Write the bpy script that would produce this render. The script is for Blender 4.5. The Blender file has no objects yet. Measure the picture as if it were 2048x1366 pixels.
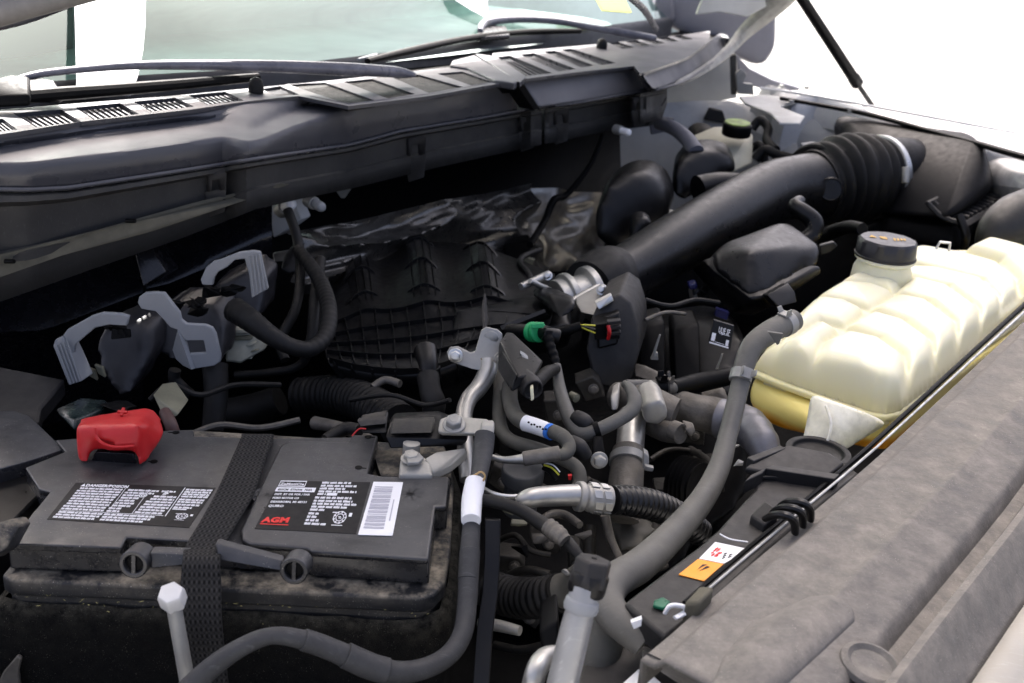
import bpy, bmesh, math, random
import numpy as np
from mathutils import Vector, Matrix, noise
R = math.radians
random.seed(4)
# ------------------------------------------------------------ camera, world, sun, exposure
SC = bpy.context.scene
F = 2100.0
PITCH, ROLL, CZ = R(22.0), R(4.0), 0.5
cp, sp, cr, sr = math.cos(PITCH), math.sin(PITCH), math.cos(ROLL), math.sin(ROLL)
FWD = Vector((0, cp, -sp)); RT0 = Vector((1, 0, 0)); UP0 = Vector((0, sp, cp))
RT = RT0*cr + UP0*sr; UP = UP0*cr - RT0*sr
CAM = Vector((0, 0, CZ))
cam = bpy.data.cameras.new('camera'); camo = bpy.data.objects.new('camera', cam)
SC.collection.objects.link(camo); SC.camera = camo
camo.matrix_world = Matrix(((RT.x, UP.x, -FWD.x, 0), (RT.y, UP.y, -FWD.y, 0), (RT.z, UP.z, -FWD.z, CZ), (0, 0, 0, 1)))
cam.sensor_width = 36; cam.lens = F/2048*36; cam.clip_start = 0.01; cam.clip_end = 3000
cam.dof.use_dof = True; cam.dof.focus_distance = 1.05; cam.dof.aperture_fstop = 9
SUN_EL, SUN_AZ = 54, 338      # degrees; azimuth clockwise from +Y
w = bpy.data.worlds.new('World'); SC.world = w; w.use_nodes = True
nt = w.node_tree; sky = nt.nodes.new('ShaderNodeTexSky'); sky.sky_type = 'NISHITA'; sky.sun_disc = False
sky.sun_elevation = R(SUN_EL); sky.sun_rotation = R(SUN_AZ); sky.dust_density = 8.0; sky.air_density = 0.32; sky.ozone_density = 0.6
nt.links.new(sky.outputs[0], nt.nodes['Background'].inputs[0]); nt.nodes['Background'].inputs[1].default_value = 0.15
sl = bpy.data.lights.new('sun', 'SUN'); sl.energy = 4.5; sl.angle = R(0.53); sl.color = (1, 0.97, 0.93)
so = bpy.data.objects.new('sun', sl); SC.collection.objects.link(so)
az, el = R(SUN_AZ), R(SUN_EL)
sd = Vector((math.sin(az)*math.cos(el), math.cos(az)*math.cos(el), math.sin(el)))
so.rotation_euler = sd.to_track_quat('Z', 'Y').to_euler(); so.location = (0, 6, 8)
SC.view_settings.view_transform = 'Standard'; SC.view_settings.look = 'None'
SC.view_settings.exposure = 2.05; SC.view_settings.gamma = 1
SC.cycles.max_bounces = 8; SC.cycles.diffuse_bounces = 4; SC.cycles.glossy_bounces = 4
SC.cycles.transmission_bounces = 6; SC.cycles.transparent_max_bounces = 8
SC.cycles.sample_clamp_indirect = 6

# ------------------------------------------------------------ geometry helpers
def ray(px, py):
    return FWD + RT*((px-1024)/F) - UP*((py-683)/F)
def P(px, py, z):                 # point on the horizontal plane z
    d = ray(px, py); return CAM + d*((z-CZ)/d.z)
def D(px, py, y):                 # point at distance y ahead of the camera
    d = ray(px, py); return CAM + d*(y/d.y)
def mpp(p):                       # metres per photo pixel at p
    return (Vector(p)-CAM).dot(FWD)/F
def Zs(z, *a): return [P(x, y, z) for x, y in a]
def Ys(y, *a): return [D(x, yy, y) for x, yy in a]
def T(*a): return [D(*t) for t in a]
V = Vector
ORG = {}
def base_of(pts):
    xs = [p[0] for p in pts]; ys = [p[1] for p in pts]; zs = [p[2] for p in pts]
    return V((sum(xs)/len(xs), sum(ys)/len(ys), min(zs)))
class MB:
    """collects shapes; build() links them as ONE mesh object"""
    def __init__(s): s.v = []; s.f = []; s.uv = {}
    def add(s, vs, fs):
        o = len(s.v); s.v += [V(x) for x in vs]; s.f += [tuple(i+o for i in f) for f in fs]; return o
    def prism(s, out, vec):
        vec = V(vec); n = len(out); out = [V(p) for p in out]
        nn = V((0, 0, 0))
        for i in range(n): nn += (out[i]-out[0]).cross(out[(i+1) % n]-out[0])
        if nn.dot(vec) > 0: out = out[::-1]
        fs = [tuple(range(n)), tuple(range(2*n-1, n-1, -1))]
        for i in range(n):
            j = (i+1) % n; fs.append((j, i, i+n, j+n))
        s.add(out+[p+vec for p in out], fs); return s
    def frustum(s, top, bot):
        n = len(top); fs = [tuple(range(n)), tuple(range(2*n-1, n-1, -1))]
        for i in range(n):
            j = (i+1) % n; fs.append((j, i, i+n, j+n))
        s.add(list(top)+list(bot), fs); return s
    def hull(s, pts, vec=None):
        pts = [V(p) for p in pts]
        if vec is not None: pts = pts+[p+V(vec) for p in pts]
        bm = bmesh.new()
        for p in pts: bm.verts.new(p)
        bmesh.ops.convex_hull(bm, input=bm.verts)
        lone = [x for x in bm.verts if not x.link_faces]
        if lone: bmesh.ops.delete(bm, geom=lone, context='VERTS')
        bmesh.ops.dissolve_limit(bm, angle_limit=0.03, verts=bm.verts, edges=bm.edges)
        bm.verts.index_update()
        s.add([x.co.copy() for x in bm.verts], [tuple(x.index for x in f.verts) for f in bm.faces]); bm.free(); return s
    def grid(s, rows, closed=False):
        n = len(rows[0]); m = len(rows); vs = [p for r in rows for p in r]; fs = []
        for i in range(m-1):
            for j in range(n if closed else n-1):
                k = (j+1) % n; fs.append((i*n+j, i*n+k, (i+1)*n+k, (i+1)*n+j))
        s.add(vs, fs); return s
    def tube(s, pts, r, seg=14, sub=6, px=True, caps=True, rib=None, flat=1.0, flatv=None):
        """smooth tube through pts; r one radius or a list, in photo pixels when px; rib = (count, depth fraction)"""
        pts = [V(p) for p in pts]; n = len(pts)
        if not isinstance(r, (list, tuple)): r = [r]*n
        rr = [a*mpp(p) if px else a for a, p in zip(r, pts)]
        C = []; Q = []
        if sub > 1 and n > 2:
            for i in range(n-1):
                p0, p1, p2, p3 = pts[max(i-1, 0)], pts[i], pts[i+1], pts[min(i+2, n-1)]
                for k in range(sub):
                    t = k/sub
                    C.append(0.5*((2*p1)+(p2-p0)*t+(2*p0-5*p1+4*p2-p3)*t*t+(3*p1-p0-3*p2+p3)*t**3))
                    Q.append(rr[i]*(1-t)+rr[i+1]*t)
            C.append(pts[-1]); Q.append(rr[-1])
        else: C, Q = pts, rr
        if rib:
            L = [0]
            for i in range(1, len(C)): L.append(L[-1]+(C[i]-C[i-1]).length)
            N = rib[0]*6; C2 = []; Q2 = []
            for k in range(N+1):
                l = L[-1]*k/N; x = np.interp(l, L, range(len(C))); i = min(int(x), len(C)-2); t = x-i
                C2.append(C[i].lerp(C[i+1], t)); q = Q[i]*(1-t)+Q[i+1]*t
                Q2.append(q*(1-rib[1]*(0.5-0.5*math.cos(2*math.pi*k/6))**1.3))
            C, Q = C2, Q2
        up = flatv and V(flatv) or V((0.13, 0.21, 0.97)); rows = []
        t0 = (C[1]-C[0]).normalized(); nrm = (up-t0*up.dot(t0)).normalized()
        for i, c in enumerate(C):
            t = (C[min(i+1, len(C)-1)]-C[max(i-1, 0)]).normalized()
            nrm = (nrm-t*nrm.dot(t)).normalized(); b = t.cross(nrm)
            rows.append([c+(nrm*math.cos(a)*flat+b*math.sin(a))*Q[i] for a in [2*math.pi*k/seg for k in range(seg)]])
        o = len(s.v); s.grid(rows, True)
        if caps:
            s.f.append(tuple(o+k for k in range(seg))[::-1]); e = o+(len(rows)-1)*seg; s.f.append(tuple(e+k for k in range(seg)))
        return s
    def lathe(s, o, ax, prof, seg=24, start=0.0):
        """prof = [(radius m, height m)] along ax from o"""
        ax = V(ax).normalized(); a = V((1, 0.1, 0.2)); a = (a-ax*a.dot(ax)).normalized(); b = ax.cross(a); o = V(o); rows = []
        for r, h in prof:
            rows.append([o+ax*h+(a*math.cos(t)+b*math.sin(t))*max(r, 1e-5) for t in [start+2*math.pi*k/seg for k in range(seg)]])
        q = len(s.v); s.grid(rows, True); s.f.append(tuple(q+k for k in range(seg))[::-1])
        e = q+(len(rows)-1)*seg; s.f.append(tuple(e+k for k in range(seg))); return s
    def ribbon(s, pts, wvec, th):
        """flat band: pts centre line, wvec half-width vectors, th thickness normal vectors"""
        rows = []
        for p, wv, tv in zip(pts, wvec, th): rows.append([p-wv, p+wv, p+wv-tv, p-wv-tv])
        q = len(s.v); s.grid(rows, True); s.f.append((q, q+1, q+2, q+3)[::-1]); e = q+(len(rows)-1)*4; s.f.append((e, e+1, e+2, e+3)); return s
    def build(s, name, m, parent=None, bev=0, seg=2, smooth=35, sub=0, remesh=0, sm=0, uv=None, flip=True, hide=None):
        me = bpy.data.meshes.new(name)
        o3 = ORG[parent.name] if parent is not None else base_of(s.v)
        me.from_pydata([p-o3 for p in s.v], [], s.f)
        if uv:
            L = me.uv_layers.new(name='UVMap')
            for lp in me.loops: L.data[lp.index].uv = uv[lp.vertex_index] if lp.vertex_index < len(uv) else (0, 0)
        if flip:
            bm = bmesh.new(); bm.from_mesh(me); bmesh.ops.recalc_face_normals(bm, faces=bm.faces); bm.to_mesh(me); bm.free()
        me.materials.append(m); ob = bpy.data.objects.new(name, me); SC.collection.objects.link(ob)
        if parent is None: ob.location = o3
        else: ob.parent = parent
        ORG[ob.name] = o3
        if remesh:
            md = ob.modifiers.new('remesh', 'REMESH'); md.mode = 'VOXEL'; md.voxel_size = remesh*1.35; md.use_smooth_shade = True
            if sm: ms = ob.modifiers.new('smooth', 'SMOOTH'); ms.factor = 0.5; ms.iterations = int(sm*1.6)+1; sub = sub or 1
        elif smooth:
            me.shade_smooth(); me.set_sharp_from_angle(angle=R(smooth))
        if bev:
            md = ob.modifiers.new('bevel', 'BEVEL'); md.width = bev; md.segments = seg; md.limit_method = 'ANGLE'; md.angle_limit = R(30); md.harden_normals = False
            me.shade_smooth()
            if not remesh: me.set_sharp_from_angle(angle=R(62))
        if sub:
            md = ob.modifiers.new('sub', 'SUBSURF'); md.levels = md.render_levels = sub
        return ob
def thing(name, label, cat, loc, group=None):
    o = bpy.data.objects.new(name, None); SC.collection.objects.link(o); o.location = loc; o.empty_display_size = 0.02
    ORG[o.name] = V(loc); tag(o, label, cat, group); return o
def tag(o, label, cat, group=None):
    o['label'] = label; o['category'] = cat
    if group: o['group'] = group
    return o
def struct(o): o['kind'] = 'structure'; return o
def text_mesh(body, o, xv, yv, size, name, m, parent, w=None, sx=1.0, bold=0.0):
    """lettering lying in the plane of unit vectors xv, yv, baseline start at o"""
    cu = bpy.data.curves.new('t', 'FONT'); cu.body = body; cu.size = size; cu.offset = bold; cu.resolution_u = 2; cu.space_character = 1.05
    ob = bpy.data.objects.new('t', cu); SC.collection.objects.link(ob)
    me = bpy.data.meshes.new_from_object(ob.evaluated_get(bpy.context.evaluated_depsgraph_get())); bpy.data.objects.remove(ob)
    xs = [v.co.x for v in me.vertices]; k = sx if not w else w/max(max(xs), 1e-6)
    b = MB(); b.add([V(o)+V(xv)*(v.co.x*k)+V(yv)*v.co.y for v in me.vertices], [tuple(p.vertices) for p in me.polygons])
    if name is None: return b
    return b.build(name, m, parent, smooth=0, flip=False)
def bolt(p, ax, r, h, m, parent, name='bolt', flange=True):
    b = MB()
    if flange: b.lathe(p, ax, [(r*1.35, 0), (r*1.35, h*.18), (r*1.1, h*.25)], 20)
    b.lathe(p, ax, [(r, 0), (r, h*.85), (r*.86, h)], 6, .3)
    b.lathe(p, ax, [(r*.55, h*.9), (r*.55, h*1.02), (r*.3, h*1.03)], 12)
    return b.build(name, m, parent, bev=r*.06, seg=1)

# ------------------------------------------------------------ materials
MAT = {}
def mat(name, col, rough=.5, metal=0, var=.25, vs=40, bump=.15, bs=300, bd=.0004, dust_sheen=0, dcol=(.30, .27, .22), ds=25, dr=(.35, .72), coat=0,
        spec=.5, trans=0, sss=0, ssc=(1, .8, .5), ssr=.02, scr=0, ior=1.45, speck=0, specks=900, spc=(.35, .33, .28), aniso=None):
    m = bpy.data.materials.new(name); m.use_nodes = True; t = m.node_tree; N = t.nodes; L = t.links
    b = N['Principled BSDF']; tc = N.new('ShaderNodeTexCoord'); co = tc.outputs['Object']
    if aniso:
        mp = N.new('ShaderNodeMapping'); mp.inputs['Scale'].default_value = aniso; L.new(co, mp.inputs[0]); co = mp.outputs[0]
    def noise_(s, d=4, ro=.6):
        n = N.new('ShaderNodeTexNoise'); n.inputs['Scale'].default_value = s; n.inputs['Detail'].default_value = d; n.inputs['Roughness'].default_value = ro
        L.new(co, n.inputs['Vector']); return n.outputs['Fac']
    def ramp(src, a, c, lo=0, hi=1):
        r = N.new('ShaderNodeMapRange'); r.inputs[1].default_value = a; r.inputs[2].default_value = c; r.inputs[3].default_value = lo; r.inputs[4].default_value = hi
        L.new(src, r.inputs[0]); return r.outputs[0]
    def mix(fac, a, c):
        x = N.new('ShaderNodeMix'); x.data_type = 'RGBA'
        if isinstance(fac, float): x.inputs[0].default_value = fac
        else: L.new(fac, x.inputs[0])
        for i, q in ((6, a), (7, c)):
            if isinstance(q, tuple): x.inputs[i].default_value = (*q, 1)
            else: L.new(q, x.inputs[i])
        return x.outputs[2]
    n1 = noise_(vs); c = mix(ramp(n1, .3, .7), tuple(x*(1-var) for x in col), tuple(min(x*(1+var), 1) for x in col))
    rf = ramp(noise_(vs*2.3), .25, .75, max(rough-.09, .02), min(rough+.12, 1))
    if dust_sheen:
        g = N.new('ShaderNodeNewGeometry'); sx = N.new('ShaderNodeSeparateXYZ'); L.new(g.outputs['Normal'], sx.inputs[0])
        up = ramp(sx.outputs[2], -.1, .9); dn = ramp(noise_(ds, 8, .7), *dr)
        mu = N.new('ShaderNodeMath'); mu.operation = 'MULTIPLY'; L.new(up, mu.inputs[0]); L.new(dn, mu.inputs[1])
        mu2 = N.new('ShaderNodeMath'); mu2.operation = 'MULTIPLY'; L.new(mu.outputs[0], mu2.inputs[0]); mu2.inputs[1].default_value = dust_sheen
        c = mix(mu2.outputs[0], c, dcol)
        ad = N.new('ShaderNodeMath'); ad.operation = 'ADD'; ad.use_clamp = True; L.new(rf, ad.inputs[0]); L.new(mu2.outputs[0], ad.inputs[1]); rf = ad.outputs[0]
    if speck:
        sk = ramp(noise_(specks, 1, .5), .70-.0*speck, .74); mm = N.new('ShaderNodeMath'); mm.operation = 'MULTIPLY'
        L.new(sk, mm.inputs[0]); L.new(ramp(noise_(specks*.07, 2), .5-.2*speck, .6), mm.inputs[1]); c = mix(mm.outputs[0], c, spc)
    if scr:
        sm_ = N.new('ShaderNodeMapping'); sm_.inputs['Scale'].default_value = (1, 14, 3); sm_.inputs['Rotation'].default_value = (.3, .2, .6); L.new(tc.outputs['Object'], sm_.inputs[0])
        sn = N.new('ShaderNodeTexNoise'); sn.inputs['Scale'].default_value = 55; sn.inputs['Detail'].default_value = 6; L.new(sm_.outputs[0], sn.inputs['Vector'])
        sf = ramp(sn.outputs['Fac'], .6, .72, 0, scr); c = mix(sf, c, tuple(min(x*2.4+.04, .8) for x in col))
    L.new(c, b.inputs['Base Color']); L.new(rf, b.inputs['Roughness'])
    b.inputs['Metallic'].default_value = metal; b.inputs['Specular IOR Level'].default_value = spec; b.inputs['IOR'].default_value = ior
    if coat: b.inputs['Coat Weight'].default_value = coat; b.inputs['Coat Roughness'].default_value = .12
    if trans: b.inputs['Transmission Weight'].default_value = trans
    if sss:
        b.inputs['Subsurface Weight'].default_value = sss; b.inputs['Subsurface Radius'].default_value = ssc; b.inputs['Subsurface Scale'].default_value = ssr
    if bump:
        bp = N.new('ShaderNodeBump'); bp.inputs['Strength'].default_value = bump; bp.inputs['Distance'].default_value = bd
        L.new(noise_(bs, 3, .6), bp.inputs['Height']); L.new(bp.outputs[0], b.inputs['Normal'])
    MAT[name] = m; return m
DUST = (.26, .235, .20)
blk = mat('black_plastic', (.004, .004, .0045), .34, bump=.25, dust_sheen=.03, dcol=DUST, spec=.35)
blkd = mat('dusty_black_plastic', (.012, .012, .013), .5, spec=.4, bump=.3, dust_sheen=.18, dcol=DUST, ds=18)
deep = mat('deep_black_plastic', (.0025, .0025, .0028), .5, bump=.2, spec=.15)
gloss = mat('glossy_black_shield', (.006, .006, .008), .24, bump=0, spec=.6, var=.1)
duct = mat('black_duct_plastic', (.0055, .0055, .006), .31, spec=.32, bump=.3, bs=500, dust_sheen=.04, dcol=DUST, scr=.12)
duct2 = mat('air_box_plastic', (.007, .007, .008), .45, spec=.14, bump=.1, bs=500)
rub = mat('black_rubber', (.0075, .0075, .0075), .55, spec=.3, bump=.3, dust_sheen=.06, dcol=DUST)
grub = mat('grey_rubber_hose', (.105, .102, .092), .46, bump=.35, bs=420, var=.2, vs=25, dust_sheen=.4, dcol=(.2, .19, .16), scr=.15)
grubd = mat('brown_grey_rubber_hose', (.075, .073, .062), .55, bump=.3, bs=420, var=.15, dust_sheen=.35, dcol=(.19, .17, .13), scr=.15)
batl = mat('battery_lid_plastic', (.014, .0145, .0165), .25, bump=.3, bs=380, spec=.7, dust_sheen=.42, dcol=(.16, .16, .165), ds=16, dr=(.3, .8), scr=.25, speck=.25)
batd = mat('battery_case_plastic', (.014, .015, .017), .5, bump=.3, bs=380, dust_sheen=1, dr=(.43, .66), dcol=(.34, .30, .23), ds=34, speck=.6)
felt = mat('fuzzy_black_felt', (.006, .006, .006), .95, bump=1, bs=900, bd=.0018, var=.5, vs=700, speck=.5, specks=1100, spc=(.16, .15, .12), dust_sheen=.8, dcol=(.10, .095, .075), ds=90, spec=.1)
cowlm = mat('grey_cowl_plastic', (.044, .045, .052), .26, bump=.2, bs=700, bd=.0003, var=.08, vs=6, dust_sheen=.5, dcol=(.27, .27, .29), ds=5, dr=(.0, .8))  # tint on upward faces: dust plus painted sky sheen on the cowl top
flange = mat('dirty_grey_flange', (.024, .024, .024), .62, bump=.4, bs=300, var=.3, vs=14, dust_sheen=.5, dcol=(.17, .155, .12), ds=30, scr=.25)
brown = mat('dusty_brown_seal', (.095, .088, .064), .8, bump=.5, bs=200, var=.35, vs=25)
radm = mat('dusty_radiator_cover', (.088, .084, .078), .55, bump=.6, bs=260, bd=.0007, var=.15, vs=60, dust_sheen=.85, dcol=(.29, .268, .24), ds=38, dr=(.32, .74), scr=.25, speck=.7)
white = mat('white_body_paint', (.78, .78, .77), .3, bump=.03, var=.03, coat=.5)
whited = mat('dusty_white_body_paint', (.55, .55, .53), .45, bump=.1, var=.1, vs=12, dust_sheen=.5, dcol=(.36, .34, .30))
bare = mat('cast_aluminium', (.40, .39, .36), .5, metal=.75, bump=.3, bs=350, var=.18, vs=30, dust_sheen=.2, dcol=(.3, .28, .24))
castd = mat('dirty_cast_aluminium', (.14, .13, .115), .5, metal=.5, bump=.7, bs=260, bd=.0008, var=.35, vs=40, dust_sheen=.35, dcol=(.2, .18, .14))
alu = mat('brushed_aluminium', (.46, .455, .43), .42, metal=.9, bump=.12, bs=200, var=.12, vs=50)
zinc = mat('matt_zinc', (.30, .30, .285), .5, metal=.4, bump=.4, bs=400, var=.12, vs=30)
lead = mat('dull_tin_clamp', (.42, .41, .37), .5, metal=.35, bump=.5, bs=300, var=.15, vs=40, dust_sheen=.2, dcol=(.42, .38, .30))
steel = mat('bright_steel', (.6, .6, .58), .34, metal=1, bump=.1, var=.1)
clipg = mat('light_grey_nylon', (.25, .26, .27), .5, bump=.1, var=.05)
whitep = mat('white_label', (.82, .83, .85), .5, bump=.05, var=.03)
greyb = mat('grey_print', (.42, .42, .48), .5, bump=0, var=.02)
printw = mat('white_print', (.75, .76, .80), .5, bump=0, var=.12, vs=400)
lblk = mat('black_label', (.008, .008, .009), .5, spec=.3, bump=.08, var=.1)
redp = mat('red_plastic', (.50, .012, .014), .36, bump=.2, var=.08, vs=25, dust_sheen=.10, dcol=(.45, .2, .19), scr=.05)
redt = mat('red_print', (.75, .035, .03), .5, bump=0, var=.03)
green = mat('green_plastic', (.02, .36, .12), .4, bump=.1, var=.1)
yel = mat('yellow_wire', (.65, .62, .05), .4, bump=0, var=.05)
orange = mat('orange_label', (.90, .33, .02), .5, bump=0, var=.04)
blue = mat('blue_plastic', (.008, .01, .07), .4, bump=0)
tape = mat('grey_cloth_tape', (.036, .037, .039), .65, bump=.5, bs=450, var=.15, vs=60, scr=.3)
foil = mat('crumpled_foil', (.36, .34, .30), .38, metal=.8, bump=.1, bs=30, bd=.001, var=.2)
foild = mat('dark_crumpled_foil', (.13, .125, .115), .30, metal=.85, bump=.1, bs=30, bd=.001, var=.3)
mirr = mat('mirror_housing_plastic', (.16, .16, .185), .55, bump=.2, var=.05)
yelst = mat('yellow_sticker', (.72, .78, .16), .5, bump=0, var=.04)
dash = mat('teal_grey_dash', (.40, .47, .46), .7, bump=.2, var=.35, vs=3)
bezel = mat('black_glass_band', (.02, .02, .022), .35, bump=.05)
beige = mat('beige_connector', (.17, .165, .115), .5, bump=.2)
cream = mat('reservoir_plastic', (.55, .52, .39), .45, bump=.1, var=.08, sss=.25, ssc=(1, .95, .7), ssr=.01)
# ============================================================ SETTING: ground
gr = MB(); gr.add([(-400, -400, -1.05), (400, -400, -1.05), (400, 400, -1.05), (-400, 400, -1.05)], [(0, 1, 2, 3)])
conc = mat('pale_concrete', (.20, .197, .19), .8, bump=.3, bs=30, bd=.004, var=.06, vs=2)
g = struct(gr.build('ground', conc, smooth=0)); g['label'] = 'sunlit pale concrete ground beyond the fender'

# ============================================================ COWL
DL = V((.5, .866, 0)); DB = V((-.866, .5, 0))      # along the cowl; towards the cab
def row(pts): return (np.array([p[0] for p in pts], float), np.array([p[1] for p in pts], float))
def at(rw, x): return float(np.interp(x, rw[0], rw[1]))
R0 = row([(-160, 236), (0, 219), (342, 192), (700, 157), (960, 128)])
R1 = row([(-160, 290), (0, 268), (171, 241), (376, 219), (512, 199), (598, 191), (640, 199), (697, 211), (765, 203), (880, 188), (960, 172), (1034, 161)])
R2 = row([(-160, 316), (0, 294), (171, 268), (376, 242), (440, 238), (502, 262), (560, 230), (620, 206), (697, 213), (765, 205), (880, 190), (960, 174), (1034, 163)])
R3 = row([(-160, 334), (0, 325), (58, 325), (239, 304), (380, 284), (448, 273), (480, 281), (502, 284), (530, 278), (600, 248), (697, 218), (765, 208), (880, 193), (960, 177), (1034, 166)])
R4 = row([(-160, 380), (0, 379), (60, 380), (137, 376), (342, 345), (512, 318), (700, 290), (745, 278), (800, 263), (940, 240), (1073, 217)])
R5 = row([(-160, 640), (0, 604), (180, 540), (360, 478), (513, 418), (600, 398), (700, 378), (870, 336), (980, 312), (1085, 289)])
cowl = thing('cowl_panel', 'grey plastic cowl panel with slatted air grilles running along the foot of the windscreen', 'cowl panel', P(500, 250, .2))
def lipY(x):
    if x < 1060: return P(x, at(R3, x), .226).y-.004
    return P(min(max(x, 1041), 1455), at(Q3, min(max(x, 1041), 1455)), .236).y-.004
def cross(x, e=0):
    r3, r4 = at(R3, x), at(R4, x); p3 = P(x, r3, .226)
    if r3-at(R1, x) > 12: a = [P(x, at(R1, x), .243), P(x, at(R1, x)+(at(R2, x)-at(R1, x))*.7, .234), P(x, at(R2, x), .228), P(x, r3-3, .2262), p3]
    else: a = [P(x, at(R1, x), .243), P(x, at(R1, x)+1, .242), P(x, r3-1, .232), p3]
    Y = lipY(x); return a+[D(x, r3+5, Y+.002), D(x, (r3+r4)/2, Y-.001), D(x, r4-2, Y)]
def resample(poly, n):
    L = [0]
    for a, b in zip(poly, poly[1:]): L.append(L[-1]+(b-a).length)
    out = []
    for k in range(n):
        l = L[-1]*k/(n-1); i = min(max(int(np.searchsorted(L, l))-1, 0), len(poly)-2)
        out.append(poly[i].lerp(poly[i+1], (l-L[i])/max(L[i+1]-L[i], 1e-9)))
    return out
xs = list(np.linspace(-160, 1036, 90))
b = MB(); b.grid([resample(cross(x), 34) for x in xs])
fc = b.build('front_face', cowlm, cowl, smooth=60); ms = fc.modifiers.new('smooth', 'SMOOTH'); ms.factor = .5; ms.iterations = 1
md = fc.modifiers.new('solid', 'SOLIDIFY'); md.thickness = .003; md.offset = -1
# right-hand half of the cowl
Q1 = row([(1039, 158), (1158, 143), (1268, 131), (1283, 149), (1300, 140), (1377, 113), (1440, 66), (1462, 72)])
Q3 = row([(1039, 163), (1158, 148), (1268, 136), (1283, 154), (1300, 144), (1377, 117), (1440, 72), (1465, 80)])
Q4 = row([(1073, 217), (1158, 205), (1329, 176), (1377, 160), (1430, 122), (1470, 88)])
b = MB(); rows = []
for t in np.linspace(0, 1, 50):
    x1 = 1041+(1455-1041)*t; x4 = 1076+(1466-1076)*t
    rows.append(resample([P(x1, at(Q1, x1), .243), P(x1, at(Q1, x1)+1, .243), P(x1+1, at(Q3, x1), .238), D((x1+x4)/2, (at(Q3, x1)+at(Q4, x4))/2, P(x1, at(Q3, x1), .238).y-.002), D(x4, at(Q4, x4)-2, P(x1, at(Q3, x1), .238).y-.003)], 16))
b.grid(rows); fr = b.build('front_face', cowlm, cowl, smooth=60); fr['label'] = 'right half of the cowl front face, past the seam'
md = fr.modifiers.new('solid', 'SOLIDIFY'); md.thickness = .003; md.offset = -1
# grille decks: rails and ribs as solid bars around real openings
OL = [[(-60, 242), (5, 237), (35, 259), (-30, 266)], [(27, 227), (122, 219), (162, 243), (72, 254)], [(150, 215), (240, 206), (278, 228), (187, 239)],
      [(267, 203), (350, 195), (388, 213), (302, 223)], [(376, 190), (450, 183), (488, 201), (414, 209)], [(522, 178), (560, 172), (598, 189), (555, 192)]]
OB = [[(574, 168), (650, 165), (750, 201), (697, 209)], [(687, 163), (745, 158), (830, 188), (776, 197)], [(782, 154), (837, 149), (926, 174), (858, 186)], [(875, 147), (925, 143), (985, 164), (943, 171)]]
OR_ = [[(994, 114), (1020, 111), (1104, 146), (1052, 152)], [(1040, 109), (1068, 106), (1152, 138), (1118, 143)], [(1087, 103), (1109, 101), (1188, 131), (1163, 135)],
       [(1122, 99), (1142, 97), (1232, 126), (1203, 130)], [(1218, 86), (1238, 84), (1268, 95), (1245, 98)], [(1250, 83), (1272, 80), (1300, 90), (1280, 93)],
       [(1282, 79), (1303, 77), (1330, 86), (1312, 89)], [(1313, 76), (1334, 73), (1358, 82), (1342, 84)], [(1344, 72), (1362, 70), (1386, 78), (1370, 80)]]
def make_deck(opens, rb, rf, x0, x1, z, label=None):
    q = []; n = len(opens)
    for i, o in enumerate(opens):
        TL, TR, BR, BL = o
        nx = opens[i+1] if i+1 < n else None
        if i == 0: q.append([(x0, at(rb, x0)), (TL[0], at(rb, TL[0])), TL, BL, (BL[0], at(rf, BL[0])), (x0, at(rf, x0))])
        q.append([(TL[0], at(rb, TL[0])), (TR[0], at(rb, TR[0])), TR, TL])
        q.append([BL, BR, (BR[0], at(rf, BR[0])), (BL[0], at(rf, BL[0]))])
        if nx:
            a, d = nx[0], nx[3]
            q.append([(TR[0], at(rb, TR[0])), (a[0], at(rb, a[0])), a, TR]); q.append([BR, d, (d[0], at(rf, d[0])), (BR[0], at(rf, BR[0]))]); q.append([TR, a, d, BR])
        else: q.append([(TR[0], at(rb, TR[0])), (x1, at(rb, x1)), (max(x1, BR[0]+2), at(rf, max(x1, BR[0]+2))), (BR[0], at(rf, BR[0])), BR, TR])
    b = MB()
    for s in q:
        s2 = [s[0]]
        for p in s[1:]:
            if abs(p[0]-s2[-1][0])+abs(p[1]-s2[-1][1]) > .5: s2.append(p)
        b.prism(Zs(z, *s2), V((0, 0, -.005)))
    o = b.build('grille_deck', cowlm, cowl, smooth=0)
    if label: o['label'] = label
    return o
RF = (R1[0], R1[1]+1); make_deck(OL+OB, R0, RF, -160, 1000, .2445)
K0 = row([(946, 110), (1200, 88), (1383, 68), (1440, 58)]); K1 = (Q1[0], Q1[1]+1)
make_deck(OR_, K0, K1, 985, 1420, .2455, 'narrow slatted grille deck right of the cowl seam')
b = MB(); b.prism(Zs(.249, (905, 121), (948, 110), (1036, 160), (1030, 166), (990, 160), (935, 135), (900, 130)), V((0, 0, -.012)))
o = b.build('seam_tongue', cowlm, cowl, bev=.002); 
b = MB(); b.prism(Zs(.2475, (950, 107), (994, 113), (1052, 153), (1040, 164)), V((0, 0, -.01))); b.build('seam_edge', cowlm, cowl, bev=.0015)
b = MB(); b.prism([D(1030, 164, 1.84), D(1044, 162, 1.84), D(1080, 218, 1.84), D(1068, 220, 1.84)], DB*.03); b.build('seam_gap', deep, cowl)
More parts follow.
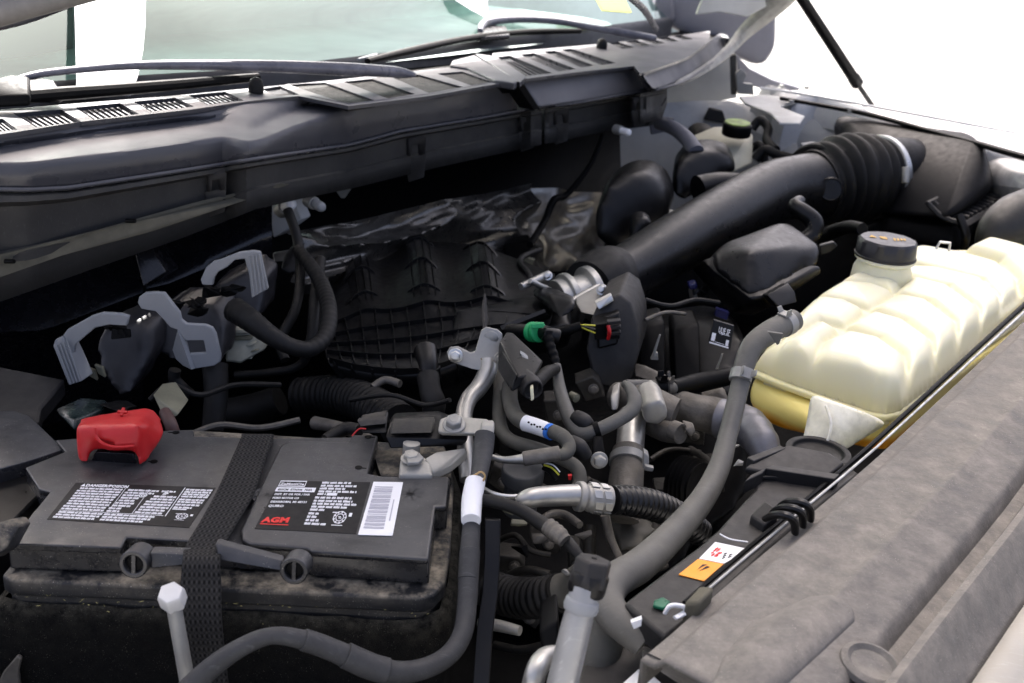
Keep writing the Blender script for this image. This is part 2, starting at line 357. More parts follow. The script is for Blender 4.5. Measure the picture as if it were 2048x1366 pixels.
# fins and dark floor below the openings
for o_ in OL+OB+OR_:
    big = o_ in OB; rgt = o_ in OR_; n = 22 if big else (5 if rgt else 8)
    TL, TR, BR, BL = [V((a[0], a[1], 0)) for a in o_]
    f = MB(); cx = sum((x[0] for x in o_))/4; cy = sum((x[1] for x in o_))/4
    for k in range(n):
        t = (k+.5)/n
        if big: a, c = TL.lerp(BL, t), TR.lerp(BR, t); wv = (P(BL.x, BL.y, .24)-P(TL.x, TL.y, .24))/n*.32; zz = .2415
        else: a, c = TL.lerp(TR, t), BL.lerp(BR, t); wv = (P(TR.x, TR.y, .24)-P(TL.x, TL.y, .24))/n*.16; zz = .240
        A, C = P(a.x, a.y, zz), P(c.x, c.y, zz)
        f.prism([A-wv, C-wv, C+wv, A+wv], V((0, 0, -.010)))
    f.build('grille_fins', cowlm if not big else rub, cowl, smooth=0)['kind'] = 'stuff'
fl = MB(); fl.prism([P(-160, 225, .222), P(1000, 120, .222), P(1440, 50, .222), P(1450, 75, .222), P(1040, 172, .222), P(-160, 300, .222)], V((0, 0, -.01))); fl.build('plenum_floor', deep, cowl)
# oval rubber stops on the deck
for (x, y, r_) in ((512, 181, 15), (1203, 93, 11)):
    c = P(x, y+4, .246); k = mpp(c); b = MB(); b.lathe(c, (.05, 0, 1), [(r_*k, 0), (r_*k, .010), (r_*k*.75, .018), (r_*k*.3, .021)], 18); b.build('rubber_stop', rub, cowl, smooth=50)
# lip seal (thin bright bead) and the flange hanging under it
b = MB(); pts = [D(x, at(R4, x), lipY(x)-.002) for x in np.linspace(-160, 1071, 60)]; b.tube(pts, .0028, seg=8, sub=1, px=False); b.build('lip_bead', clipg if 0 else cowlm, cowl, smooth=60)
b = MB(); pts2 = [D(x, at(Q4, x), lipY(x-35)-.002) for x in np.linspace(1076, 1466, 24)]; b.tube(pts2, .0028, seg=8, sub=1, px=False); b.build('lip_bead', cowlm, cowl, smooth=60)
fg = thing('firewall_flange', 'dirty grey sheet flange with clips hanging below the cowl lip', 'flange', P(400, 400, .1))
def fy(x): return lipY(x)
Q5 = row([(1092, 288), (1200, 265), (1268, 250), (1325, 238), (1335, 205)])
def flange_cols(xa, xb, r4, r5, n):
    rows = []
    for x in np.linspace(xa, xb, n):
        y4, y5 = at(r4, x), at(r5, x); Y = lipY(x); h = y5-y4
        rows.append([D(x, y4+2, Y+.004), D(x, y4+.05*h+2, Y-.004), D(x, y4+.10*h+3, Y-.006), D(x, y4+.14*h+3, Y+.012), D(x, y4+.55*h, Y+.012), D(x, y4+.60*h, Y+.004), D(x, y4+.70*h, Y+.004), D(x, y5, Y+.004)])
    return rows
b = MB(); b.grid(flange_cols(-160, 1083, R4, R5, 60)); o = b.build('flange_sheet', flange, fg, smooth=40); o.modifiers.new('s', 'SOLIDIFY').thickness = .002
b = MB(); b.grid(flange_cols(1090, 1334, Q4, Q5, 24)); o = b.build('flange_sheet', flange, fg, smooth=40); o.modifiers.new('s', 'SOLIDIFY').thickness = .002
# brown gutter strip and dark lower edge at the left
b = MB(); b.prism([D(x, y, lipY(max(x, -100))-.002) for x, y in ((-100, 548), (0, 508), (200, 458), (400, 402), (560, 366), (575, 368), (480, 402), (300, 462), (120, 510), (0, 552), (-100, 590))], DB*-.003); b.build('brown_strip', brown, fg)
for (x, y) in ((262, 444), (20, 525)):
    c = D(x, y, lipY(x)-.006); k = mpp(c); b = MB(); b.tube([c-V((9*k, 0, -2*k)), c+V((9*k, 0, 3*k))], [7, 6], sub=1, flat=.7); b.build('plug', deep, fg)
for (x, y, s) in ((430, 362, 1), (830, 292, 1), (1052, 246, .8), (1120, 232, .8), (1277, 206, .7)):
    Y = fy(x)-.004; b = MB()
    b.prism(Ys(Y, (x-18*s, y-16*s), (x+18*s, y-20*s), (x+18*s, y-14*s), (x+17*s, y+16*s), (x+6*s, y+18*s), (x+4*s, y-4*s), (x-10*s, y-2*s), (x-12*s, y+20*s), (x-18*s, y+22*s)), DB*-.005); b.build('clip', blkd, fg, bev=.0008, seg=1)
    b = MB(); b.prism(Ys(Y+.002, (x-22*s, y+22*s), (x+20*s, y+14*s), (x+16*s, y+62*s), (x-14*s, y+72*s)), DB*-.003); b.build('stiffener', flange, fg, bev=.001, seg=1)
# ============================================================ WINDSCREEN, wipers, dash
ws = thing('windscreen', 'greenish tinted windscreen reflecting the sky above the cowl', 'windscreen', P(500, 170, .26))
g0 = [P(-500, 248, .24), P(0, 196, .24), P(300, 172, .24), P(500, 160, .24), P(720, 132, .24), P(960, 96, .24), P(1180, 70, .25), P(1345, 46, .255)]
upv = (DB*.80+V((0, 0, .60)))
rows = [[p+upv*h+V((0, 0, -.10*h*h)) for p in resample(g0, 30)] for h in np.linspace(0, 1.25, 10)]
glassm = bpy.data.materials.new('tinted_windscreen_glass'); glassm.use_nodes = True; t_ = glassm.node_tree; N_, L_ = t_.nodes, t_.links
for n_ in list(N_): N_.remove(n_)
ou = N_.new('ShaderNodeOutputMaterial'); gl = N_.new('ShaderNodeBsdfGlossy'); gl.inputs['Roughness'].default_value = .03; gl.inputs['Color'].default_value = (.86, 1, .97, 1)
tr = N_.new('ShaderNodeBsdfTransparent'); tr.inputs['Color'].default_value = (.52, .66, .62, 1)
fn = N_.new('ShaderNodeFresnel'); fn.inputs['IOR'].default_value = 1.6; mx = N_.new('ShaderNodeMixShader')
L_.new(fn.outputs[0], mx.inputs[0]); L_.new(tr.outputs[0], mx.inputs[1]); L_.new(gl.outputs[0], mx.inputs[2]); L_.new(mx.outputs[0], ou.inputs[0])
b = MB(); b.grid(rows); gobj = b.build('glass_pane', glassm, ws, smooth=60)
b = MB(); b.grid([[p+V((0, 0, -.12)) for p in resample(g0, 30)], [p+V((0, 0, .001)) for p in resample(g0, 30)], [p+upv*.018+V((.002, -.003, .004)) for p in resample(g0, 30)]]); b.build('black_border', bezel, ws, smooth=60)
b = MB(); b.tube([P(1255, -10, .42), P(1290, 22, .36), P(1312, 58, .285)], [7, 7, 6], seg=10); b.build('pillar_trim', cowlm, ws)
b = MB(); b.grid([[P(x, y, .24) + V((0, .03, 0)) for x, y in ((-500, 250), (300, 175), (900, 118), (1345, 55))], [P(x, y, .22)+DB*.55 for x, y in ((-500, 250), (300, 175), (900, 118), (1345, 55))],
    [P(x, y, .34)+DB*.75 for x, y in ((-500, 250), (300, 175), (900, 118), (1345, 55))]]); db_ = b.build('dashboard', dash, None, smooth=60, sub=2)
tag(db_, 'teal grey dashboard top seen dimly through the windscreen', 'dashboard')
def onplane(x, y, o, n):
    d = ray(x, y); return CAM+d*((V(o)-CAM).dot(n)/d.dot(n))
WN = DL.cross(upv).normalized()
if WN.y > 0: WN = -WN
wo_ = P(1180, 76, .258)+WN*.02
b = MB(); b.prism([onplane(x, y, wo_, WN) for x, y in ((1170, -40), (1228, -40), (1262, 26), (1204, 22))], WN*.002); tag(b.build('yellow_sticker', yelst, None), 'yellow green paper sticker in the upper right corner of the windscreen', 'sticker')
def paper(x0, x1, yb, yt, Y, z0, lab):  # upright white sheet standing in for a bright glass reflection; never called
    b = MB(); n = 9; lo = [D(x0+(x1-x0)*k/(n-1), yb+3*math.sin(k*.5), Y+.01*math.sin(k*.6)) for k in range(n)]; hi = [D(x0-2+(x1-x0)*k/(n-1), yt, Y+.35) for k in range(n)]
    b.grid([lo, [a.lerp(c, .5)+V((0, -.02, 0)) for a, c in zip(lo, hi)], hi]); o = b.build('reflection_sheet', whitep, None); o.modifiers.new('s', 'SOLIDIFY').thickness = .001; return tag(o, lab, 'reflection')
def shape_at_glass(name, poly, lab_, cat_, m=whitep, dep=-.022):
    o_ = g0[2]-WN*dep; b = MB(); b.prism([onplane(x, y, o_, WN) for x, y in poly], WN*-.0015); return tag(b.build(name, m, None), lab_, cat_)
shape_at_glass('white_reflection_strip', [(148, -60), (150, 15), (152, 100), (154, 190), (262, 190), (276, 150), (286, 100), (290, 50), (292, -60)], 'white sheet standing in for a sky reflection on the left part of the windscreen, rounded on its right side', 'sky_reflection')  # bright sky reflection in the glass, made as a white sheet
shape_at_glass('white_reflection_patch', [(880, -60), (912, 0), (940, 18), (974, 36), (976, -60)], 'small white sheet standing in for a sky reflection on the windscreen at the top middle', 'sheet')  # second sky reflection, also a white shape set at the glass
shape_at_glass('dark_reflection_panel', [(-400, -60), (146, -60), (146, 95), (60, 112), (-400, 160)], 'dark grey panel standing in for a reflection at the left end of the windscreen', 'reflection panel', mat('dark_teal_reflection', (.03, .04, .04), .8, bump=.2, var=.5, vs=3), dep=.10)  # dark panel behind the glass in place of a dark reflection
b = MB(); b.grid([[D(-600, -260, 2.3), D(300, -260, 3.1), D(1400, -260, 4.6)], [D(-600, 240, 2.0), D(300, 170, 2.9), D(1400, 60, 4.4)], [D(-600, 400, 1.9), D(300, 300, 2.8), D(1400, 160, 4.3)]]); tag(b.build('cabin_interior', mat('teal_grey_cabin_cloth', (.30, .36, .35), .8, bump=.2, var=.4, vs=2.5), None, smooth=60), 'pale teal grey cabin seen dimly through the windscreen', 'cabin interior')
# wipers
wl = thing('windscreen_wiper', 'left windscreen wiper with silvery arm and black blade lying above the cowl grille', 'wiper', P(300, 180, .26), 'windscreen wipers')
b = MB(); b.tube([P(30, 160, .272), P(80, 148, .277), P(170, 138, .28), P(270, 131, .282), P(400, 130, .282), P(560, 133, .28), P(700, 139, .275), P(790, 144, .265), P(830, 150, .26)], [6, 8, 8, 9, 11, 13, 14, 12, 5], seg=12, flat=.95); b.build('wiper_arm', mat('wiper_arm_paint', (.14, .14, .165), .3, bump=.1, coat=.3), wl)
b = MB(); b.tube([P(-200, 200, .262), P(0, 196, .262), P(130, 187, .262), P(300, 174, .262), P(500, 156, .262), P(508, 155, .262)], [12, 14, 14, 12, 9, 7], seg=10, flat=1.0); b.build('wiper_blade', deep, wl)
b = MB(); b.hull([P(-30, 190, .262), P(125, 187, .262), P(110, 160, .272), P(55, 150, .275), P(0, 158, .272), P(-30, 172, .268)], V((0, 0, -.012))); b.build('blade_mount', gloss, wl, bev=.003)
b = MB(); b.hull([P(-60, 196, .262), P(60, 190, .27), P(60, 152, .284), P(20, 148, .286), P(-60, 168, .276)], V((0, 0, -.014))); b.build('arm_pivot', deep, wl, bev=.004)
wr = thing('windscreen_wiper', 'right windscreen wiper with hooked silvery arm over its black blade', 'wiper', P(950, 90, .26), 'windscreen wipers')
b = MB(); b.tube([P(735, 122, .262), P(800, 106, .264), P(880, 88, .266), P(960, 74, .268), P(1060, 64, .27), P(1160, 62, .27)], [7, 9, 9, 9, 8, 6], seg=10, flat=.8); b.build('wiper_blade', deep, wr)
b = MB(); b.tube([P(960, 62, .275), P(972, 46, .284), P(1030, 39, .288), P(1110, 42, .286), P(1180, 54, .278), P(1260, 68, .268), P(1310, 76, .26)], [6, 9, 7, 7, 7, 8, 6], seg=10, flat=1.0); b.build('wiper_arm', MAT['wiper_arm_paint'], wr)
b = MB(); b.hull([P(952, 74, .27), P(1020, 70, .27), P(1012, 52, .278), P(972, 48, .28), P(958, 58, .276)], V((0, 0, -.01))); b.build('blade_mount', gloss, wr, bev=.003)
b = MB(); b.tube([P(716, 119, .262), P(752, 112, .262)], [3, 6], sub=1, seg=8); b.build('blade_tip', clipg, wr)

# ============================================================ HOOD raised above the bay, hinge, strut
hd = thing('hood', 'raised hood whose grey rear edge crosses the top left corner', 'hood', P(500, 120, .5))
def hp(s, f): # s metres along cowl from the left, f metres from the rear edge towards the tip
    base = V((-.78, 1.02, .40))+DL*s; ang = R(68)
    return base+V((.866*math.cos(ang), -.5*math.cos(ang), math.sin(ang)))*f+V((0, 0, 1))*(.03*math.sin(math.pi*min(max(s/2.2, 0), 1)))
b = MB(); b.grid([[hp(s, f)+V((0, 0, .05*math.sin(f*2.4))) for f in np.linspace(0, 1.25, 12)] for s in np.linspace(-.15, 2.35, 16)])
o = b.build('hood_skin', white, hd, smooth=60); o.modifiers.new('s', 'SOLIDIFY').thickness = .02
b = MB()
for s in (.1, .6, 1.1, 1.6, 2.1): b.tube([hp(s, .06)-V((0, 0, .03)), hp(s, .6)-V((0, 0, .0)), hp(s, 1.15)-V((0, 0, .03))], .035, seg=8, px=False, flat=.5)
b.tube([hp(-.1, .06)-V((0, 0, .02)), hp(1.1, .06)-V((0, 0, .02)), hp(2.3, .06)-V((0, 0, .02))], .035, seg=8, px=False, flat=.5); b.build('inner_frame', white, hd)
b = MB(); b.tube([D(-260, 74, .92), D(-60, 34, .96), D(60, 4, .99), D(200, -34, 1.04), D(420, -90, 1.12), D(900, -190, 1.6), D(1380, -120, 2.5)], [30, 32, 30, 30, 30, 24, 16], seg=16); b.build('rear_edge', mat('greyish_hood_edge', (.20, .19, .175), .5, bump=.1, var=.2), hd)
b = MB(); b.tube([D(-260, 108, .93), D(-60, 66, .97), D(40, 44, .99), D(130, 12, 1.02), D(260, -40, 1.06), D(420, -52, 1.12)], [7, 7, 7, 7, 6, 5], seg=10); b.build('edge_seal', cowlm, hd)
hg = hd
b = MB()
rr = [((1345, 166), (1348, 178), 2.15), ((1400, 140), (1408, 150), 2.4), ((1448, 100), (1462, 112), 2.62), ((1466, 76), (1484, 86), 2.7), ((1482, 52), (1506, 66), 2.72), ((1512, 22), (1540, 42), 2.7), ((1540, -6), (1582, 8), 2.65), ((1560, -30), (1610, -20), 2.6)]
b.grid([[D(a[0], a[1], y), D((a[0]+c[0])/2-2, (a[1]+c[1])/2, y-.02), D(c[0], c[1], y)] for a, c, y in rr]); o = b.build('hinge_seal', mat('pale_seal_paint', (.33, .325, .30), .5, bump=.2, dust_sheen=.3, dcol=(.3, .28, .24)), hg, smooth=60, sub=1); o.modifiers.new('s', 'SOLIDIFY').thickness = .004
b = MB(); b.prism(Ys(2.66, (1392, 30), (1408, -10), (1570, -20), (1540, 10), (1494, 34), (1440, 24)), V((0, .02, 0))); b.build('hinge_plate', whited, hg, bev=.003)
hs = thing('hood_strut', 'slim black gas strut holding the hood up at the right', 'strut', D(1768, 246, 2.45))
b = MB(); b.tube([D(1420, -284, 2.0), D(1711, 162, 2.42)], [10, 11], sub=1, seg=16); b.build('cylinder', deep, hs)
b = MB(); b.tube([D(1711, 162, 2.42), D(1768, 246, 2.5)], [5, 5], sub=1, seg=12); b.build('rod', blk, hs)
b = MB(); b.tube([D(1707, 155, 2.415), D(1715, 168, 2.425)], [12.5, 12.5], sub=1, seg=16); b.build('end_collar', blk, hs, bev=.001)

# unseen near fender and front fascia, added to keep low light off the battery front
nf = thing('near_fender_blocker', 'unseen white near side fender, added to block low light from the left', 'fender', V((-.95, .9, -.9)))
b = MB(); b.grid([[V((-.80, .05, z0)), V((-.80, .5, z1)), V((-.86, 1.3, z2))] for z0, z1, z2 in ((-.30, -.20, -.10), (-.06, .0, .06))]+[[V((-.98, .05, -.08)), V((-1.0, .5, -.02)), V((-1.04, 1.3, .05))], [V((-1.05, .05, -.8)), V((-1.08, .5, -.8)), V((-1.1, 1.3, -.8))]]); b.build('fender_skin', white, nf, smooth=60)
fa = thing('front_fascia_blocker', 'unseen dark front fascia, added to block ground bounce below the bay', 'fascia', V((-.3, .45, -.9)))
b = MB(); b.grid([[V((-.85, .42, -.16)), V((-.4, .44, -.16)), V((.10, .48, -.14))], [V((-.85, .36, -.18)), V((-.4, .38, -.18)), V((.12, .42, -.16))], [V((-.85, .36, -1.0)), V((-.4, .38, -1.0)), V((.12, .42, -1.0))]]); b.build('fascia_blocker_panel', blkd, fa, smooth=40)
# ============================================================ FENDER, MIRROR, right-hand body
fe = thing('front_fender', 'overexposed white front fender along the right edge of the engine bay', 'fender', P(1800, 230, .1))
outer = [(1540, 168), (1600, 184), (1700, 200), (1850, 226), (2048, 262), (2300, 306)]
inner = [(1540, 186), (1600, 200), (1700, 222), (1850, 262), (2048, 312), (2300, 380)]
b = MB(); rows = []
for (xo, yo), (xi, yi) in zip(outer, inner):
    i_ = P(xi, yi, .14); o_ = P(xo, yo, .16); n_ = (o_-i_); n_.z = 0; n_.normalize()
    rows.append([i_+V((0, 0, -.05)), i_+V((0, 0, -.012)), i_, i_.lerp(o_, .5)+V((0, 0, .006)), o_, o_+n_*.10+V((0, 0, -.03)), o_+n_*.17+V((0, 0, -.12)), o_+n_*.2+V((0, 0, -.6))])
b.grid(rows); o = b.build('fender_skin', white, fe, smooth=60, sub=2)
b = MB(); b.tube([P(1520, 176, .165), P(1600, 187, .168), P(1850, 232, .168), P(2300, 316, .168)], [2.5]*4, seg=6); b.build('fender_crease', white, fe)
b = MB(); b.tube([P(1562, 197, .150), P(1650, 212, .150), P(1750, 232, .150), P(1860, 262, .150), P(1950, 286, .150), P(2048, 314, .150), P(2200, 352, .150)], [8, 9, 10, 10, 12, 14, 16], seg=10, flat=.5); b.build('rubber_weatherstrip', deep, fe)
ap = thing('inner_fender', 'white inner fender apron with bolts behind the intake duct', 'body panel', P(1600, 280, .05))
b = MB()
rows = [[P(1500, 186, .135), P(1560, 196, .135), P(1700, 232, .12), P(1850, 276, .11), P(2048, 335, .11), P(2200, 375, .11)],
        [P(1500, 200, .12), P(1560, 215, .12), P(1690, 250, .10), P(1850, 300, .09), P(2048, 380, .08), P(2200, 420, .08)],
        [D(1500, 260, 2.6), D(1580, 290, 2.5), D(1700, 330, 2.4), D(1850, 400, 2.2), D(2048, 500, 2.0), D(2200, 540, 1.9)],
        [D(1500, 420, 2.6), D(1580, 440, 2.5), D(1700, 460, 2.4), D(1850, 560, 2.2), D(2048, 640, 2.0), D(2200, 640, 1.9)]]
b.grid(rows); b.build('apron_panel', whited, ap, smooth=60, sub=2)
b = MB(); b.prism(Zs(.142, (1536, 190), (1600, 200), (1560, 213), (1610, 232), (1600, 246), (1560, 245), (1540, 225), (1490, 205), (1478, 192)), V((0, 0, -.006))); b.build('apron_bracket', whited, ap, bev=.002)
for x, y in ((1582, 207), (1612, 178), (1563, 176), (1700, 226), (1870, 268)): bolt(P(x, y, .146), (0, 0, 1), .007, .008, zinc, ap)
# shock tower wall and dark shelf behind the duct
b = MB(); b.grid([[D(1240, 210, 2.55), D(1340, 205, 2.62), D(1420, 200, 2.68), D(1490, 200, 2.68), D(1560, 245, 2.6), D(1600, 285, 2.5)], [D(1240, 260, 2.55), D(1340, 225, 2.6), D(1420, 215, 2.6), D(1490, 215, 2.6), D(1550, 260, 2.5), D(1595, 310, 2.45)],
    [D(1240, 420, 2.55), D(1340, 420, 2.6), D(1420, 420, 2.62), D(1490, 420, 2.62), D(1560, 430, 2.5), D(1600, 450, 2.45)]]); o = b.build('shock_tower_wall', whited, ap, smooth=50, sub=1)
b = MB(); b.prism(Ys(2.75, (1300, 180), (1340, 150), (1466, 108), (1474, 196), (1300, 226)), V((0, .02, 0))); o = b.build('cowl_side_panel', whited, ap, bev=.002)
b = MB(); b.prism(Ys(2.70, (1462, 112), (1472, 108), (1474, 188), (1464, 190)), V((0, .02, 0))); b.build('edge_trim', flange, ap)
b = MB(); b.prism(Ys(2.66, (1472, 146), (1482, 138), (1494, 150), (1486, 166), (1506, 168), (1508, 190), (1476, 188)), V((0, .012, 0))); tag(b.build('hinge_bracket', zinc, None, bev=.001), 'small pale stamped bracket with holes below the door mirror', 'bracket')
b = MB(); b.prism(Ys(2.9, (1472, 108), (1500, 138), (1545, 160), (1600, 176), (1598, 181), (1540, 182), (1480, 165)), V((0, .05, 0))); tag(b.build('fender_corner_trim', mirr, None, bev=.003), 'dark triangular trim below the door mirror at the fender corner', 'trim')
mi = thing('door_mirror', 'grey plastic door mirror housing blurred behind the hood hinge', 'mirror', D(1440, 120, 3.2))
b = MB(); b.hull(Ys(3.15, (1300, 12), (1330, -30), (1540, -30), (1556, 20), (1552, 100), (1530, 134), (1512, 134), (1470, 112), (1340, 58)), V((.02, .22, 0))); b.build('mirror_housing', mirr, mi, remesh=.012, sm=8)
b = MB(); b.hull(Ys(3.13, (1306, 40), (1312, -30), (1345, -30), (1348, 44)), V((.02, .1, 0))); b.build('mirror_cap', mirr, mi, bev=.01)
# body-colour curved panel at the right edge, dark fog duct below it
b = MB(); b.grid([[D(1940, 262, 2.3), D(2000, 290, 2.15), D(2060, 320, 2.05), D(2160, 350, 1.95)], [D(1950, 300, 2.15), D(2000, 310, 2.05), D(2060, 330, 1.95), D(2160, 360, 1.9)], [D(1960, 370, 2.05), D(2010, 372, 1.95), D(2060, 380, 1.85), D(2160, 400, 1.8)], [D(1980, 430, 2.1), D(2020, 430, 2.0), D(2060, 430, 1.95), D(2160, 440, 1.9)]])
o = b.build('headlamp_panel', mat('silver_grey_panel', (.38, .38, .38), .4, bump=.1, coat=.3), None, smooth=60, sub=2); o.modifiers.new('s', 'SOLIDIFY').thickness = .004; tag(o, 'curved pale grey inner panel at the right edge beyond the air box', 'body panel')
b = MB(); b.tube([D(1962, 500, 1.72), D(1990, 468, 1.72), D(2030, 440, 1.75), D(2090, 420, 1.8)], [14, 40, 52, 55], seg=24); tag(b.build('rubber_duct', mat('grey_brown_rubber', (.012, .012, .011), .45, bump=.3, dust_sheen=.12, dcol=DUST), None, smooth=60), 'rounded dark rubber duct at the right edge above the coolant tank', 'duct')
# ============================================================ BAY: dark lower masses
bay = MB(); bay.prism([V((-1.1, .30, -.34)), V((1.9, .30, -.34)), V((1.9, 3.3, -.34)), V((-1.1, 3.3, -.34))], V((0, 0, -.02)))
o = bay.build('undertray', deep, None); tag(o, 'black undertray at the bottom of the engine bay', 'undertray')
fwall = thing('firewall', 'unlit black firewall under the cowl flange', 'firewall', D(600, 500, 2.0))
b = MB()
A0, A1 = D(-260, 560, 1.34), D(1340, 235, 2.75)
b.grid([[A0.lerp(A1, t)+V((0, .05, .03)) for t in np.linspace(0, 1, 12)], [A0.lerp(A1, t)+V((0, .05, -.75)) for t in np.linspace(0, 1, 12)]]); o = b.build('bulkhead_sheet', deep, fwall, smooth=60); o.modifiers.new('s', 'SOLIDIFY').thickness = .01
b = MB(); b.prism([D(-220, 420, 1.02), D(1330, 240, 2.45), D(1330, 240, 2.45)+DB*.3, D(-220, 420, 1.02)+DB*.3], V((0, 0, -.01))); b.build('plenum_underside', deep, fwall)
# body sheet of the bay on the left, and side of the engine bay on the near left
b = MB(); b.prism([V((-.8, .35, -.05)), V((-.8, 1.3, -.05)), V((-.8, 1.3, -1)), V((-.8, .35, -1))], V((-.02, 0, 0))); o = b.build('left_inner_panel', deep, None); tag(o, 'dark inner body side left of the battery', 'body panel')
# glossy ribbed heater shield under the flange
hb = thing('heater_shield', 'glossy blue black moulded shield under the left end of the cowl', 'shield', D(250, 600, 1.25))
b = MB()
def hrow(xa, xb, n, ys): return [[D(x, float(np.interp(x, *zip(*r_))), float(np.interp(x, (-100, 540), (y0, y0+.22)))) for x in np.linspace(xa, xb, n)] for r_, y0 in ys]
b.grid(hrow(-100, 286, 14, [([(-100, 580), (280, 470)], 1.20), ([(-100, 640), (280, 545)], 1.17), ([(-100, 656), (30, 650), (90, 646), (285, 568)], 1.15), ([(-100, 668), (90, 660), (285, 585)], 1.145), ([(-100, 740), (285, 650)], 1.20), ([(-100, 900), (285, 800)], 1.24)])); b.build('shield_panel', gloss, hb, smooth=60)
b = MB(); b.grid(hrow(292, 544, 12, [([(280, 480), (520, 390), (545, 400)], 1.20), ([(280, 540), (330, 535), (520, 440), (530, 420), (545, 440)], 1.17), ([(280, 560), (335, 550), (510, 468), (545, 450)], 1.15), ([(280, 580), (335, 568), (545, 480)], 1.145), ([(280, 640), (545, 560)], 1.2), ([(280, 700), (545, 600)], 1.24)])); b.build('shield_panel', gloss, hb, smooth=60)
b = MB(); b.hull([D(288, 470, 1.245), D(332, 545, 1.23), D(286, 575, 1.21), D(268, 500, 1.23)], V((0, .05, -.01))); b.build('joint_plate', gloss, hb, bev=.002)
b = MB(); b.prism(Ys(1.52, (536, 400), (585, 392), (604, 438), (560, 470), (546, 476)), V((.01, .02, 0))); tag(b.build('white_firewall_patch', whited, None, bev=.002), 'white painted firewall patch under the flange', 'body panel')
nz = [(562, 420, 584, 392, 17, 'white capped valve behind the black hose under the cowl flange'), (616, 400, 646, 416, 14, 'pale capped service valve right of the other capped valve'), (1230, 258, 1260, 266, 10, 'small pale grommet below the cowl flange at the right')]
for i, (x0, y0, x1, y1, r_, lab) in enumerate(nz):
    Y = 1.46 if i < 2 else 2.05
    v_ = thing('service_valve', lab, 'valve', D(x0, y0, Y), 'capped valves below the cowl flange'); a, c = D(x0, y0, Y), D(x1, y1+(14 if i == 0 else 0), Y-.03)
    b = MB(); b.tube([a, a.lerp(c, .45)], [r_, r_*.95], sub=1, seg=16); b.build('body', zinc, v_, bev=.001)
    b = MB(); b.tube([a.lerp(c, .4), a.lerp(c, .9), c], [r_*.7, r_*.75, r_*.5], sub=1, seg=16); b.build('cap', whitep if i != 1 else clipg, v_, bev=.002)
b = MB(); b.prism(Ys(1.7, (672, 382), (702, 378), (690, 396), (682, 396)), V((0, .01, 0))); tag(b.build('metal_tab', zinc, None), 'tiny pale sheet metal tab under the flange', 'tab')
# crumpled foil heat shields
def crumple(name, c00, c10, c11, c01, nx, ny, amp, m, lab, seed):
    b = MB(); rows = []; n = (c10-c00).cross(c01-c00).normalized()
    for j in range(ny):
        r_ = []
        for i in range(nx):
            u, v = i/(nx-1), j/(ny-1); p = c00.lerp(c10, u).lerp(c01.lerp(c11, u), v)
            q = V((u*1.7+v*1.6+seed, v*1.5-u*1.3, seed)); d = abs(noise.noise(q*.9))*1.1+abs(noise.noise(q*1.7+V((3, 1, 0))))*.34+abs(noise.noise(q*4.4))*.08
            r_.append(p+n*(d-.5)*amp)
        rows.append(r_)
    b.grid(rows); return tag(b.build(name, m, None, smooth=70), lab, 'heat shield', 'foil heat shields')
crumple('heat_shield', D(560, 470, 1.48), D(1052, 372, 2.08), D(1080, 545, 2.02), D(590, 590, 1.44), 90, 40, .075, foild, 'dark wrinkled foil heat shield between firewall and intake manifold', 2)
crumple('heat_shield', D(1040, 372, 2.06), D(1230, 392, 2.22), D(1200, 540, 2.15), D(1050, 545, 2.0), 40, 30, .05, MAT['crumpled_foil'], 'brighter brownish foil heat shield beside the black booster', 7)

# ============================================================ INTAKE MANIFOLD
im = thing('intake_manifold', 'black ribbed plastic intake manifold with three humped runners', 'intake manifold', D(850, 640, 1.3))
MR = [[(640, 566, 1.55), (740, 502, 1.70), (860, 484, 1.75), (980, 500, 1.70), (1110, 548, 1.55)], [(632, 604, 1.42), (740, 552, 1.52), (860, 540, 1.54), (980, 552, 1.50), (1112, 584, 1.42)],
      [(636, 650, 1.31), (740, 612, 1.37), (860, 600, 1.38), (980, 602, 1.38), (1106, 618, 1.34)], [(648, 690, 1.23), (740, 676, 1.25), (860, 664, 1.25), (980, 655, 1.26), (1090, 654, 1.27)],
      [(656, 722, 1.17), (740, 735, 1.155), (850, 738, 1.15), (940, 715, 1.17), (1020, 694, 1.20)], [(690, 775, 1.17), (750, 788, 1.16), (860, 784, 1.16), (940, 760, 1.18), (1010, 735, 1.21)]]
MR = [[D(*p) for p in r_] for r_ in MR]
def cat(a, t):
    n = len(a); x = min(max(t, 0), .99999)*(n-1); i = int(x); f = x-i; p0, p1, p2, p3 = a[max(i-1, 0)], a[i], a[min(i+1, n-1)], a[min(i+2, n-1)]
    return 0.5*((2*p1)+(p2-p0)*f+(2*p0-5*p1+4*p2-p3)*f*f+(3*p1-p0-3*p2+p3)*f**3)
def MS(u, v, h=0):
    p = cat([cat(r_, u) for r_ in MR], v); q = max(0, 1-v/.55); hump = sum(math.exp(-((u-c_-.10*(v-.2))/.062)**2) for c_ in (.20, .46, .72))
    return p+V((0, 0, .024*hump*min(q*1.6, 1)*min(1, (v+.02)*9)+h))
b = MB(); b.grid([[MS(u, v) for u in np.linspace(0, 1, 60)] for v in np.linspace(0, 1, 40)]); b.build('moulded_cover', blk, im, smooth=80)
b = MB(); b.grid([[MS(u, 1) for u in np.linspace(0, 1, 20)], [MS(u, 1)+V((0, .02, -.14)) for u in np.linspace(0, 1, 20)]]); b.build('cover_skirt', deep, im, smooth=80)
